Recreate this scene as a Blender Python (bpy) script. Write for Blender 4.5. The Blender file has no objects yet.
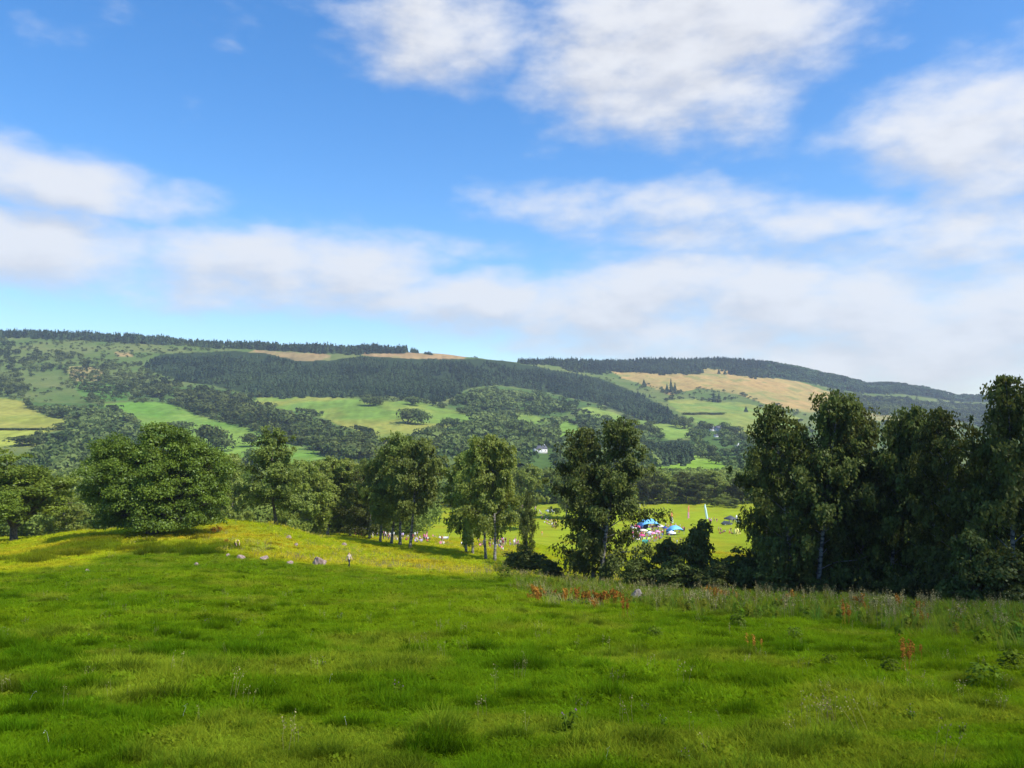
import bpy, math, random
import numpy as np
from mathutils import Vector

random.seed(7)
rng = np.random.default_rng(11)
scn = bpy.context.scene
COL = scn.collection
R = math.radians

# ------------------------------------------------------------------ camera
F = 796.0
PITCH = math.atan(46 / F)
cd = bpy.data.cameras.new('camera'); cam = bpy.data.objects.new('camera', cd); COL.objects.link(cam)
cd.sensor_width = 36; cd.sensor_fit = 'HORIZONTAL'; cd.lens = 36 * F / 1024
cd.clip_start = 0.1; cd.clip_end = 20000
cam.location = (0, 0, 0); cam.rotation_euler = (math.pi / 2 + PITCH, 0, 0)
scn.camera = cam

def slope_of(v):                       # z / y of image row v
    return np.tan(PITCH + np.arctan((384 - np.asarray(v, float)) / F))

def project(x, y, z):                  # world -> pixel
    cp, sp = math.cos(PITCH), math.sin(PITCH)
    d = y * cp + z * sp
    d = np.where(d < 0.01, 0.01, d)
    return 512 + F * x / d, 384 - F * (-y * sp + z * cp) / d

def ray(u, v):
    cp, sp = math.cos(PITCH), math.sin(PITCH)
    a = (u - 512) / F; b = (384 - v) / F
    return np.array([a, cp - b * sp, sp + b * cp])

# ------------------------------------------------------------------ noise
def _hash(ix, iy, seed):
    h = (ix.astype(np.int64) * 374761393 + iy.astype(np.int64) * 668265263 + seed * 974634777) & 0xffffffff
    h = ((h ^ (h >> 13)) * 1274126177) & 0xffffffff
    return ((h ^ (h >> 16)) & 0xffff) / 65535.0

def vnoise(x, y, seed=0):
    ix = np.floor(x); iy = np.floor(y)
    fx = x - ix; fy = y - iy
    fx = fx * fx * (3 - 2 * fx); fy = fy * fy * (3 - 2 * fy)
    a = _hash(ix, iy, seed); b = _hash(ix + 1, iy, seed)
    c = _hash(ix, iy + 1, seed); d = _hash(ix + 1, iy + 1, seed)
    return (a * (1 - fx) + b * fx) * (1 - fy) + (c * (1 - fx) + d * fx) * fy

def fbm(x, y, seed=0, o=4):
    s = 0; a = 0.5; t = 0
    for i in range(o):
        s = s + a * vnoise(x, y, seed + i * 17); t += a
        x = x * 2.03 + 11.3; y = y * 2.03 - 7.1; a *= 0.5
    return s / t

def smooth(a, b, x):
    t = np.clip((x - a) / (b - a), 0, 1)
    return t * t * (3 - 2 * t)

# ------------------------------------------------------------------ terrain height
YK = np.array([12, 25, 45, 62, 75, 90, 110, 130, 160, 200, 280, 420, 650], float)
UK = np.array([0, 100, 180, 230, 270, 330, 400, 500, 600, 700, 800, 1024], float)
SL = np.array([
    [.305, .228, .192, .176, .168, .160, .152, .141, .141, .136, .124, .097, .062],
    [.305, .228, .190, .173, .165, .156, .136, .129, .136, .136, .124, .097, .062],
    [.307, .229, .191, .174, .166, .154, .132, .118, .128, .135, .124, .097, .062],
    [.308, .230, .192, .175, .166, .153, .132, .116, .124, .131, .124, .097, .062],
    [.310, .232, .194, .178, .169, .158, .135, .120, .128, .131, .124, .097, .062],
    [.312, .234, .198, .184, .175, .168, .150, .139, .134, .131, .125, .097, .062],
    [.315, .236, .203, .190, .183, .175, .160, .148, .140, .136, .127, .098, .062],
    [.318, .240, .209, .196, .188, .180, .166, .157, .150, .142, .129, .098, .062],
    [.322, .245, .216, .204, .197, .193, .188, .182, .170, .158, .131, .094, .062],
    [.325, .248, .219, .2065, .204, .205, .200, .190, .176, .160, .131, .0935, .062],
    [.327, .251, .222, .2115, .214, .216, .206, .195, .178, .160, .131, .094, .062],
    [.330, .257, .230, .237, .240, .235, .220, .200, .180, .160, .130, .095, .062]])
ZK = slope_of(430 + F * SL) * YK[None, :]
YK2 = np.concatenate([[0], YK]); ZK2 = np.concatenate([np.full((len(UK), 1), -1.7), ZK], 1)

RU = np.array([-300, 0, 55, 128, 200, 256, 325, 362, 405, 465, 512, 527, 560, 600, 640, 700, 740, 768, 800, 830, 868, 900, 930, 955, 970, 1024, 1150, 1400], float)
RV = np.array([338, 334, 337, 340, 345, 347, 352, 350, 350.5, 357.5, 362, 362, 362, 362, 363, 362, 361, 364, 369, 376, 384, 385, 390, 398, 398, 396, 400, 404], float)
DU = np.array([-300, 480, 620, 1024, 1400], float); DR = np.array([2000, 2050, 2550, 2900, 2900], float)

def pchip_rows(yq, uq):
    """bilinear in u, smoothed-linear in y (cubic hermite with finite-difference slopes)"""
    ui = np.clip(np.searchsorted(UK, uq) - 1, 0, len(UK) - 2)
    tu = np.clip((uq - UK[ui]) / (UK[ui + 1] - UK[ui]), 0, 1); tu = tu * tu * (3 - 2 * tu)
    yi = np.clip(np.searchsorted(YK2, yq) - 1, 0, len(YK2) - 2)
    h = YK2[yi + 1] - YK2[yi]; t = np.clip((yq - YK2[yi]) / h, 0, 1)
    G = np.gradient(ZK2, YK2, axis=1)
    def row(k):
        z0 = ZK2[k, yi]; z1 = ZK2[k, yi + 1]; m0 = G[k, yi] * h; m1 = G[k, yi + 1] * h
        t2 = t * t; t3 = t2 * t
        return (2*t3 - 3*t2 + 1) * z0 + (t3 - 2*t2 + t) * m0 + (-2*t3 + 3*t2) * z1 + (t3 - t2) * m1
    return row(ui) * (1 - tu) + row(ui + 1) * tu

S_FOOT = -float(slope_of(430 + F * .062))
def H(x, y):
    x = np.asarray(x, float); y = np.asarray(y, float)
    r = np.hypot(x, y) + 1e-6
    th = np.clip(np.arctan2(x, np.maximum(y, 1e-3)), -0.75, 0.75)
    u = 512 + F * np.tan(th)
    Y = np.maximum(y, 0)
    zn = pchip_rows(np.clip(Y, 0, 650), u)
    zn = zn + np.where(y < 0, -y * 0.12, 0)
    # far hillside
    Dr = np.interp(u, DU, DR)
    sr = -slope_of(np.interp(u, RU, RV))
    t = np.clip((Y - 650) / (Dr - 650), 0, 1) ** (1 / 1.2)
    s = S_FOOT + (sr - S_FOOT) * t
    zf = -s * np.clip(Y, 650, Dr) - np.maximum(Y - Dr, 0) * 0.03
    z = np.where(Y <= 650, zn, zf)
    # relief
    amp = smooth(3, 30, Y)
    z = z + (fbm(x / 2.2, y / 2.2, 3, 3) - .5) * 0.09 * (0.4 + 0.6 * amp) * smooth(500, 200, Y)
    z = z + (fbm(x / 14, y / 14, 5, 3) - .5) * 0.9 * amp * smooth(20, 60, Y) * smooth(600, 200, Y)
    z = z + (fbm(x / 160, y / 160, 9, 3) - .5) * 14 * smooth(760, 1100, Y)
    return z

def H1(x, y):
    return float(H(np.array([x]), np.array([y]))[0])

_YS = np.concatenate([np.geomspace(4, 650, 700), np.linspace(652, 3100, 1500)])
def hit(u, v, ymin=0):
    """first ground point seen through pixel (u, v)"""
    d = ray(u, v); d = d / d[1]
    ys = _YS[_YS >= ymin]
    g = H(d[0] * ys, ys) - d[2] * ys
    k = np.argmax(g > 0)
    if not g[k] > 0:
        return None
    if k == 0: k = 1
    y0, y1 = ys[k - 1], ys[k]; g0, g1 = g[k - 1], g[k]
    y = y0 + (y1 - y0) * (-g0) / (g1 - g0 + 1e-9) if g0 < 0 else y0
    return np.array([d[0] * y, y, H1(d[0] * y, y)])

def on(u, Y):
    """ground point at depth Y under column u"""
    x = (u - 512) / F * Y
    for _ in range(3):
        z = H1(x, Y)
        d = Y * math.cos(PITCH) + z * math.sin(PITCH)
        x = (u - 512) / F * d
    return np.array([x, Y, H1(x, Y)])

def zat(v, Y):
    return float(slope_of(v)) * Y

# ------------------------------------------------------------------ mesh helpers
def mesh_np(name, verts, polys, smooth_shade=False):
    """polys: list of int arrays (n, k)"""
    me = bpy.data.meshes.new(name)
    verts = np.asarray(verts, np.float32)
    me.vertices.add(len(verts)); me.vertices.foreach_set('co', verts.ravel())
    loops = np.concatenate([p.ravel() for p in polys]).astype(np.int32)
    tot = np.concatenate([np.full(len(p), p.shape[1]) for p in polys]).astype(np.int32)
    start = np.concatenate([[0], np.cumsum(tot)[:-1]]).astype(np.int32)
    me.loops.add(len(loops)); me.loops.foreach_set('vertex_index', loops)
    me.polygons.add(len(tot)); me.polygons.foreach_set('loop_start', start)
    try: me.polygons.foreach_set('loop_total', tot)
    except Exception: pass
    if smooth_shade: me.polygons.foreach_set('use_smooth', np.ones(len(tot), bool))
    me.update(calc_edges=True)
    return me

def fattr(me, name, vals, domain='FACE', typ='FLOAT'):
    a = me.attributes.new(name, typ, domain)
    if typ == 'FLOAT': a.data.foreach_set('value', np.asarray(vals, np.float32).ravel())
    else: a.data.foreach_set('color', np.asarray(vals, np.float32).ravel())

def link(name, me, mat=None, parent=None, loc=None):
    o = bpy.data.objects.new(name, me); COL.objects.link(o)
    if mat is not None and me is not None and len(me.materials) == 0: me.materials.append(mat)
    if parent is not None: o.parent = parent
    if loc is not None: o.location = loc
    return o

def tag(o, label=None, cat=None, group=None, kind=None):
    if label: o['label'] = label
    if cat: o['category'] = cat
    if group: o['group'] = group
    if kind: o['kind'] = kind
    return o

def empty(name, loc, rz=0):
    o = bpy.data.objects.new(name, None); COL.objects.link(o)
    o.empty_display_size = 0.2
    o.location = loc; o.rotation_euler = (0, 0, rz)
    return o

class MB:
    def __init__(s): s.v = []; s.f = {}; s.n = 0
    def add(s, verts, *polys):
        verts = np.asarray(verts, float); s.v.append(verts)
        for p in polys:
            p = np.asarray(p, int) + s.n
            s.f.setdefault(p.shape[1], []).append(p)
        s.n += len(verts)
    def tube(s, pts, rad, n=6, cap=True):
        pts = np.asarray(pts, float); m = len(pts)
        rad = np.broadcast_to(rad, (m,))
        tan = np.gradient(pts, axis=0); tan /= np.linalg.norm(tan, axis=1)[:, None] + 1e-9
        ref = np.where(np.abs(tan[:, 2:3]) > .9, np.array([[1., 0, 0]]), np.array([[0, 0, 1.]]))
        a = np.cross(tan, ref); a /= np.linalg.norm(a, axis=1)[:, None] + 1e-9
        b = np.cross(tan, a)
        an = np.arange(n) * 2 * math.pi / n
        V = pts[:, None] + rad[:, None, None] * (np.cos(an)[None, :, None] * a[:, None] + np.sin(an)[None, :, None] * b[:, None])
        i = np.arange(m - 1)[:, None] * n; j = np.arange(n)[None, :]; k = (j + 1) % n
        q = np.stack([i + j, i + k, i + n + k, i + n + j], -1).reshape(-1, 4)
        s.add(V.reshape(-1, 3), q)
        if cap and n >= 3:
            s.add(V[0], np.arange(n)[None, ::-1]); s.add(V[-1], np.arange(n)[None, :])
    def box(s, c, d, rz=0):
        x, y, z = np.array(d) / 2
        v = np.array([[-x,-y,-z],[x,-y,-z],[x,y,-z],[-x,y,-z],[-x,-y,z],[x,-y,z],[x,y,z],[-x,y,z]])
        cr, sr = math.cos(rz), math.sin(rz)
        v = v @ np.array([[cr, sr, 0], [-sr, cr, 0], [0, 0, 1]]) + np.array(c)
        s.add(v, [[0,3,2,1],[4,5,6,7],[0,1,5,4],[1,2,6,5],[2,3,7,6],[3,0,4,7]])
    def mesh(s, name, sm=False):
        return mesh_np(name, np.concatenate(s.v), [np.concatenate(s.f[k]) for k in sorted(s.f)], sm)
    def build(s, name, mat, parent=None, sm=False, loc=None):
        return link(name, s.mesh(name, sm), mat, parent, loc)

# ------------------------------------------------------------------ materials
def newmat(name):
    m = bpy.data.materials.new(name); m.use_nodes = True
    nt = m.node_tree; nt.nodes.clear()
    return m, nt, nt.nodes.new('ShaderNodeOutputMaterial')

def nd(nt, typ, **kw):
    n = nt.nodes.new(typ)
    for k, v in kw.items():
        if k in ('op', 'operation'): n.operation = v
        elif k.startswith('i'): n.inputs[int(k[1:])].default_value = v
        else: setattr(n, k, v)
    return n

def foliage(name, c_dark, c_light, trans=.35, gloss=.05, vary=.35, instancer=False, noise=0.0):
    """leaf material: colour between two leaf greens by a per-leaf random tint, plus light through the leaf"""
    m, nt, out = newmat(name)
    at = nt.nodes.new('ShaderNodeAttribute'); at.attribute_name = 'tint'
    ramp = nt.nodes.new('ShaderNodeMix'); ramp.data_type = 'RGBA'
    ramp.inputs['A'].default_value = (*c_dark, 1); ramp.inputs['B'].default_value = (*c_light, 1)
    nt.links.new(at.outputs['Fac'], ramp.inputs['Factor'])
    col = ramp.outputs['Result']
    oi = nt.nodes.new('ShaderNodeObjectInfo')
    if instancer:
        ia = nt.nodes.new('ShaderNodeAttribute'); ia.attribute_type = 'INSTANCER'; ia.attribute_name = 'pcol'
        mul = nt.nodes.new('ShaderNodeMix'); mul.data_type = 'RGBA'; mul.blend_type = 'MULTIPLY'; mul.inputs['Factor'].default_value = 1
        nt.links.new(col, mul.inputs['A']); nt.links.new(ia.outputs['Color'], mul.inputs['B'])
        col = mul.outputs['Result']
    hs = nt.nodes.new('ShaderNodeHueSaturation')
    mr = nd(nt, 'ShaderNodeMapRange'); mr.inputs['To Min'].default_value = 1 - vary; mr.inputs['To Max'].default_value = 1 + vary
    nt.links.new(oi.outputs['Random'], mr.inputs['Value']); nt.links.new(mr.outputs['Result'], hs.inputs['Value'])
    mr2 = nd(nt, 'ShaderNodeMapRange'); mr2.inputs['To Min'].default_value = .49; mr2.inputs['To Max'].default_value = .51
    nt.links.new(oi.outputs['Random'], mr2.inputs['Value']); nt.links.new(mr2.outputs['Result'], hs.inputs['Hue'])
    nt.links.new(col, hs.inputs['Color']); col = hs.outputs['Color']
    df = nt.nodes.new('ShaderNodeBsdfDiffuse'); tr = nt.nodes.new('ShaderNodeBsdfTranslucent')
    nt.links.new(col, df.inputs['Color'])
    hs2 = nt.nodes.new('ShaderNodeHueSaturation'); hs2.inputs['Hue'].default_value = .485; hs2.inputs['Value'].default_value = 1.3
    nt.links.new(col, hs2.inputs['Color']); nt.links.new(hs2.outputs['Color'], tr.inputs['Color'])
    mx = nt.nodes.new('ShaderNodeMixShader'); mx.inputs[0].default_value = trans
    nt.links.new(df.outputs[0], mx.inputs[1]); nt.links.new(tr.outputs[0], mx.inputs[2])
    last = mx.outputs[0]
    if gloss > 0:
        gl = nt.nodes.new('ShaderNodeBsdfGlossy'); gl.inputs['Roughness'].default_value = .45
        gl.inputs['Color'].default_value = (.8, .9, .8, 1)
        mx2 = nt.nodes.new('ShaderNodeMixShader'); mx2.inputs[0].default_value = gloss
        nt.links.new(last, mx2.inputs[1]); nt.links.new(gl.outputs[0], mx2.inputs[2]); last = mx2.outputs[0]
    nt.links.new(last, out.inputs['Surface'])
    return m

def plain(name, c, rough=.7, var=.15, scale=6.0, bump=0.0, metal=0):
    m, nt, out = newmat(name)
    p = nt.nodes.new('ShaderNodeBsdfPrincipled'); p.inputs['Roughness'].default_value = rough
    p.inputs['Metallic'].default_value = metal
    tc = nt.nodes.new('ShaderNodeTexCoord'); nz = nt.nodes.new('ShaderNodeTexNoise')
    nz.inputs['Scale'].default_value = scale; nz.inputs['Detail'].default_value = 4
    nt.links.new(tc.outputs['Object'], nz.inputs['Vector'])
    mx = nt.nodes.new('ShaderNodeMix'); mx.data_type = 'RGBA'
    mx.inputs['A'].default_value = (*[x * (1 - var) for x in c], 1)
    mx.inputs['B'].default_value = (*[min(1, x * (1 + var)) for x in c], 1)
    nt.links.new(nz.outputs['Fac'], mx.inputs['Factor']); nt.links.new(mx.outputs['Result'], p.inputs['Base Color'])
    if bump:
        b = nt.nodes.new('ShaderNodeBump'); b.inputs['Strength'].default_value = bump
        nt.links.new(nz.outputs['Fac'], b.inputs['Height']); nt.links.new(b.outputs['Normal'], p.inputs['Normal'])
    nt.links.new(p.outputs[0], out.inputs['Surface'])
    return m

def bark(name, ca, cb, scale=(3, 3, 14)):
    m, nt, out = newmat(name)
    p = nt.nodes.new('ShaderNodeBsdfPrincipled'); p.inputs['Roughness'].default_value = .85
    tc = nt.nodes.new('ShaderNodeTexCoord'); mp = nt.nodes.new('ShaderNodeMapping'); mp.inputs['Scale'].default_value = scale
    nz = nt.nodes.new('ShaderNodeTexNoise'); nz.inputs['Scale'].default_value = 1; nz.inputs['Detail'].default_value = 5
    nt.links.new(tc.outputs['Object'], mp.inputs['Vector']); nt.links.new(mp.outputs['Vector'], nz.inputs['Vector'])
    cr = nt.nodes.new('ShaderNodeValToRGB')
    cr.color_ramp.elements[0].position = .38; cr.color_ramp.elements[0].color = (*ca, 1)
    cr.color_ramp.elements[1].position = .58; cr.color_ramp.elements[1].color = (*cb, 1)
    nt.links.new(nz.outputs['Fac'], cr.inputs['Fac']); nt.links.new(cr.outputs['Color'], p.inputs['Base Color'])
    nt.links.new(p.outputs[0], out.inputs['Surface'])
    return m

M_BIRCH = foliage('birch_leaves', (.105, .135, .024), (.225, .265, .050), .42, .015, .18)
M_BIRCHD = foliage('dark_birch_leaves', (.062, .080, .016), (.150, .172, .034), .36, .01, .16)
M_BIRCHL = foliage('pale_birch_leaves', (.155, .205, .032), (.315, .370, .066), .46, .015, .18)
M_OAK = foliage('oak_leaves', (.070, .112, .010), (.185, .250, .024), .35, .02, .10)
M_SHRUB = foliage('shrub_leaves', (.060, .078, .014), (.135, .160, .030), .33, .015, .18)
M_FARB = foliage('far_broadleaf', (.036, .062, .018), (.150, .190, .052), .2, .0, .3)
M_VAL = foliage('valley_leaves', (.085, .125, .024), (.235, .285, .062), .3, .0, .2)
M_FARC = foliage('far_conifer', (.022, .046, .022), (.085, .135, .055), .12, .0, .2)
M_BROAD = foliage('bright_broadleaf', (.090, .140, .014), (.220, .300, .030), .36, .015, .10)
M_BARKB = bark('birch_bark', (.045, .038, .032), (.27, .25, .22), (2, 2, 5))
M_BARK = bark('brown_bark', (.035, .028, .02), (.12, .10, .075), (9, 9, 3))
M_ROCK = bark('pink_grey_rock', (.21, .14, .11), (.36, .255, .21), (2.5, 2.5, 2.5))
M_ROCKG = bark('brown_grey_rock', (.10, .08, .065), (.24, .20, .17), (4, 4, 4))

# ------------------------------------------------------------------ land cover painted as base colour of the fields
def inpoly(u, v, poly):
    poly = np.asarray(poly, float); n = len(poly); ins = np.zeros(u.shape, bool)
    j = n - 1
    for i in range(n):
        xi, yi = poly[i]; xj, yj = poly[j]
        c = ((yi > v) != (yj > v)) & (u < (xj - xi) * (v - yi) / (yj - yi + 1e-12) + xi)
        ins ^= c; j = i
    return ins

FIELDS = [   # (outline as seen in the photograph, then carried on to the hillside; colour a, colour b)
    ('left_gold', [(-80, 396), (0, 398), (25, 401), (30, 408), (50, 415), (78, 424), (68, 429), (-80, 429)], (.27, .29, .05), (.36, .33, .07)),
    ('left_yellow', [(-80, 429), (68, 429), (40, 433), (36, 446), (10, 448), (-80, 450)], (.42, .40, .06), (.33, .36, .06)),
    ('green_left', [(97, 404), (125, 402), (160, 402), (175, 405), (200, 416), (256, 430), (275, 439), (310, 449), (335, 460), (330, 480), (180, 480), (140, 428), (118, 412)], (.13, .26, .035), (.20, .30, .05)),
    ('golden_mid', [(236, 398), (256, 397), (300, 396), (360, 398.5), (375, 401), (420, 401.5), (445, 408), (480, 418), (470, 423), (440, 428), (428, 436), (405, 442), (378, 446), (372, 435), (345, 428), (325, 418), (300, 412), (275, 408), (256, 404)], (.30, .30, .06), (.17, .27, .045)),
    ('tan_clear_a', [(255, 350), (270, 351), (328, 354), (331, 361), (320, 365), (300, 361), (270, 358), (240, 356)], (.36, .24, .10), (.25, .20, .09)),
    ('tan_clear_b', [(361, 344), (400, 348), (466, 356), (462, 363), (420, 361), (380, 358), (361, 355)], (.38, .25, .11), (.30, .21, .09)),
    ('far_tan', [(612, 371), (650, 373), (700, 374), (703, 368), (730, 371), (800, 382), (860, 402), (850, 412), (800, 412), (768, 405), (740, 395), (700, 388), (670, 395), (645, 385), (622, 378)], (.44, .29, .10), (.34, .28, .09)),
    ('far_green', [(666, 400), (690, 399), (715, 402), (740, 402), (800, 418), (800, 445), (750, 442), (735, 432), (700, 425), (683, 416), (674, 408)], (.30, .30, .065), (.19, .28, .055)),
    ('patch_a', [(574, 411), (590, 407), (612, 411), (628, 420), (615, 423), (590, 415)], (.20, .31, .05), (.24, .32, .06)),
    ('patch_b', [(555, 425), (565, 421), (588, 430), (585, 436), (558, 437)], (.17, .30, .045), (.20, .31, .05)),
    ('patch_c', [(632, 419), (648, 421), (646, 427), (634, 425)], (.20, .29, .06), (.20, .29, .06)),
    ('patch_d', [(652, 424), (680, 420), (697, 432), (686, 439), (668, 440), (650, 430)], (.20, .31, .055), (.25, .32, .06)),
    ('patch_e', [(697, 441), (714, 437), (712, 446), (700, 446)], (.20, .32, .05), (.20, .32, .05)),
    ('patch_f', [(635, 463), (690, 461), (690, 455), (714, 459), (730, 468), (700, 482), (640, 480)], (.21, .35, .035), (.25, .36, .05)),
    ('strip', [(862, 412), (960, 424), (960, 428), (862, 420)], (.33, .28, .10), (.22, .25, .08)),
    ('patch_g', [(512, 412), (530, 414), (548, 420), (540, 424), (515, 420)], (.17, .27, .05), (.20, .28, .05)),
    ('scrub_tan', [(66, 368), (85, 366), (104, 371), (98, 381), (75, 384)], (.42, .32, .12), (.20, .20, .07)),
    ('scrub_tanb', [(114, 352), (130, 352), (134, 357), (118, 357)], (.38, .27, .11), (.30, .24, .10)),
    ('fern', [(72, 381), (130, 386), (128, 400), (85, 402)], (.08, .18, .03), (.10, .19, .035)),
]
CONIFER = [
    ('ridge', [(-300, 330), (0, 322), (55, 324), (200, 331), (300, 336), (350, 340), (406, 345), (406, 352), (360, 353), (325, 353.5), (256, 347.5), (200, 344.5), (128, 340.5), (55, 336.5), (0, 334.5), (-300, 340)]),
    ('block', [(147, 363), (160, 354), (230, 351), (262, 353), (300, 361), (330, 360), (362, 356), (420, 359), (470, 359), (500, 360), (520, 364), (600, 378), (640, 394), (664, 406), (683, 420), (672, 425), (636, 418), (600, 404), (545, 392), (500, 385), (470, 388), (440, 402), (400, 397), (256, 396), (215, 386), (180, 381), (155, 371)]),
    ('right_ridge', [(520, 352), (768, 352), (768, 378), (745, 376), (730, 371), (703, 368), (700, 374), (650, 373), (612, 371), (600, 374), (560, 366), (524, 362)]),
    ('right_hill', [(768, 350), (850, 360), (900, 372), (960, 385), (1150, 385), (1150, 405), (960, 402), (900, 394), (860, 392), (820, 384), (768, 377)]),
    ('spur_low', [(640, 441), (690, 440), (690, 463), (645, 465)]),
]
BROAD = [
    ('left_wood', [(-100, 342), (20, 342), (60, 350), (110, 360), (147, 363), (155, 372), (180, 382), (150, 400), (97, 403), (70, 384), (50, 372), (20, 380), (30, 396), (-100, 396)]),
    ('left_low', [(28, 402), (97, 404), (118, 412), (140, 428), (180, 470), (180, 500), (-80, 500), (-80, 460), (10, 459), (40, 454), (48, 436), (80, 424), (50, 415)]),
    ('mid_band', [(130, 398), (150, 386), (215, 388), (256, 397), (256, 404), (300, 413), (325, 420), (345, 430), (372, 437), (376, 448), (372, 464), (330, 457), (310, 448), (275, 438), (256, 429), (200, 414), (175, 405), (160, 401)]),
    ('mid_wood', [(470, 390), (500, 386), (545, 393), (600, 405), (636, 419), (612, 410), (590, 406), (574, 410), (560, 418), (548, 420), (530, 413), (512, 411), (512, 418), (540, 425), (555, 427), (557, 438), (585, 437), (590, 430), (566, 420), (590, 415), (615, 424), (630, 421), (634, 427), (650, 431), (668, 441), (640, 442), (645, 466), (632, 480), (420, 480), (424, 437), (440, 430), (472, 424), (482, 418), (446, 406), (460, 394)]),
    ('right_low', [(680, 419), (700, 427), (735, 434), (750, 444), (800, 448), (800, 490), (720, 490), (700, 482), (732, 468), (714, 458), (690, 454), (690, 441), (698, 433)]),
    ('right_slope', [(768, 378), (820, 386), (860, 394), (900, 398), (960, 404), (1150, 406), (1150, 440), (960, 424), (862, 411), (862, 402), (800, 382)]),
    ('scrub_right', [(655, 385), (700, 389), (740, 397), (740, 401), (715, 400), (690, 397), (668, 398), (645, 390)]),
    ('valley_far', [(180, 470), (330, 478), (420, 478), (632, 478), (632, 500), (180, 505)]),
]

def cover_color(x, y, z):
    n = len(x)
    u, v = project(x, y, z)
    u = u + (fbm(x / 25, y / 25, 21, 3) - .5) * 5; v = v + (fbm(x / 25, y / 25, 31, 3) - .5) * 1.6
    Y = y
    n1 = fbm(x / 60, y / 60, 41, 4); n2 = fbm(x / 9, y / 9, 51, 4); n3 = fbm(x / 220, y / 160, 61, 3)
    c = np.zeros((n, 3))
    far = Y > 600
    # rough hill ground
    a = np.array([.085, .140, .032]); b = np.array([.16, .18, .055]); t = np.clip(n1 * 1.6 - .3, 0, 1)[:, None]
    c[:] = a * (1 - t) + b * t
    for nm, poly, ca, cb in FIELDS:
        m = far & inpoly(u, v, poly)
        t = np.clip((n1[m] - .5) * 2.2 + (n3[m] - .5) * 2 + .5, 0, 1)[:, None]
        xs_, ys_ = x[m], y[m]; st_ = fbm(xs_ / 6 + ys_ / 40, ys_ / 70, 201, 3); n4 = fbm(xs_ / 28, ys_ / 40, 211, 4)
        c[m] = (np.array(ca) * (1 - t) + np.array(cb) * t) * (0.92 + .35 * (n2[m] - .5) + .38 * (st_ - .5) + .55 * (n4 - .5))[:, None]
        gr = np.clip((n4 - .60) * 5, 0, .6)[:, None]; c[m] = c[m] * (1 - gr) + gr * np.array([.11, .17, .04])
    for nm, poly in CONIFER + BROAD:
        if nm in ('scrub_right', 'left_wood', 'right_slope'): continue
        m = far & inpoly(u, v, poly)
        c[m] = (np.array([.03, .05, .02]) if (nm, poly) in CONIFER else np.array([.075, .13, .032])) * (0.8 + 0.4 * n2[m])[:, None]
    # near meadow
    near = ~far
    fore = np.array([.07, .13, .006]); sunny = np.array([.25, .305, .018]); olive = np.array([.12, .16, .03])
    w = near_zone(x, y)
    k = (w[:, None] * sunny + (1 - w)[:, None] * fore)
    k = k * (0.75 + 0.5 * n1)[:, None]
    yb = np.clip((n2 - .52) * 5, 0, 1)[:, None] * (0.25 + .4 * w[:, None])
    k = k * (1 - yb) + yb * np.array([.30, .27, .02])
    rough = rough_zone(x, y)[:, None]
    k = k * (1 - rough * .7) + rough * .7 * olive
    c[near] = k[near]
    return c

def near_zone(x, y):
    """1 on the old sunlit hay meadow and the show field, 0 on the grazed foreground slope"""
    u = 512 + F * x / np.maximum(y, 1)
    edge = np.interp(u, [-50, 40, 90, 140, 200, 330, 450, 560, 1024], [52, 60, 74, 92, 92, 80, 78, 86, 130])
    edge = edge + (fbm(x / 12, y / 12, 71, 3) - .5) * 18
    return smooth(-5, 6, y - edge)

def rough_zone(x, y):
    u = 512 + F * x / np.maximum(y, 1)
    start = np.interp(u, [430, 520, 650, 800, 1024], [200, 48, 32, 26, 17])
    start = start * (1 + (fbm(x / 5, y / 5, 81, 3) - .5) * .5)
    return smooth(0, 8, y - start) * smooth(420, 500, u) * smooth(130, 100, y) * np.clip(fbm(x / 3.5, y / 3.5, 83, 3) * 2.2 - .35, 0.15, 1)

# ------------------------------------------------------------------ ground sheet
th_in = np.arctan(np.linspace(-0.80, 0.80, 560))
th_out = np.linspace(th_in[-1], 2 * math.pi + th_in[0], 70)[1:-1]
TH = np.concatenate([th_in, th_out]); NT = len(TH)
RR = np.concatenate([[0.4], np.geomspace(1.2, 640, 210), np.linspace(650, 3300, 250)[0:]])
NR = len(RR)
tt, rr = np.meshgrid(TH, RR)
lim = np.where(np.cos(tt) > .55, 1.0, 0.42)           # the sheet reaches less far at the back
rr = np.where(rr > 650, 650 + (rr - 650) * lim, rr)
X = (rr * np.sin(tt)); Yg = (rr * np.cos(tt))
Z = H(X.ravel(), Yg.ravel()).reshape(X.shape)
V = np.stack([X, Yg, Z], -1).reshape(-1, 3)
i, j = np.meshgrid(np.arange(NR - 1), np.arange(NT), indexing='ij'); k = (j + 1) % NT
Q = np.stack([i * NT + j, i * NT + k, (i + 1) * NT + k, (i + 1) * NT + j], -1).reshape(-1, 4)
rowi = i.ravel()
cov = cover_color(V[:, 0], V[:, 1], V[:, 2])
SPLIT = int(np.searchsorted(RR, 645))

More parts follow.
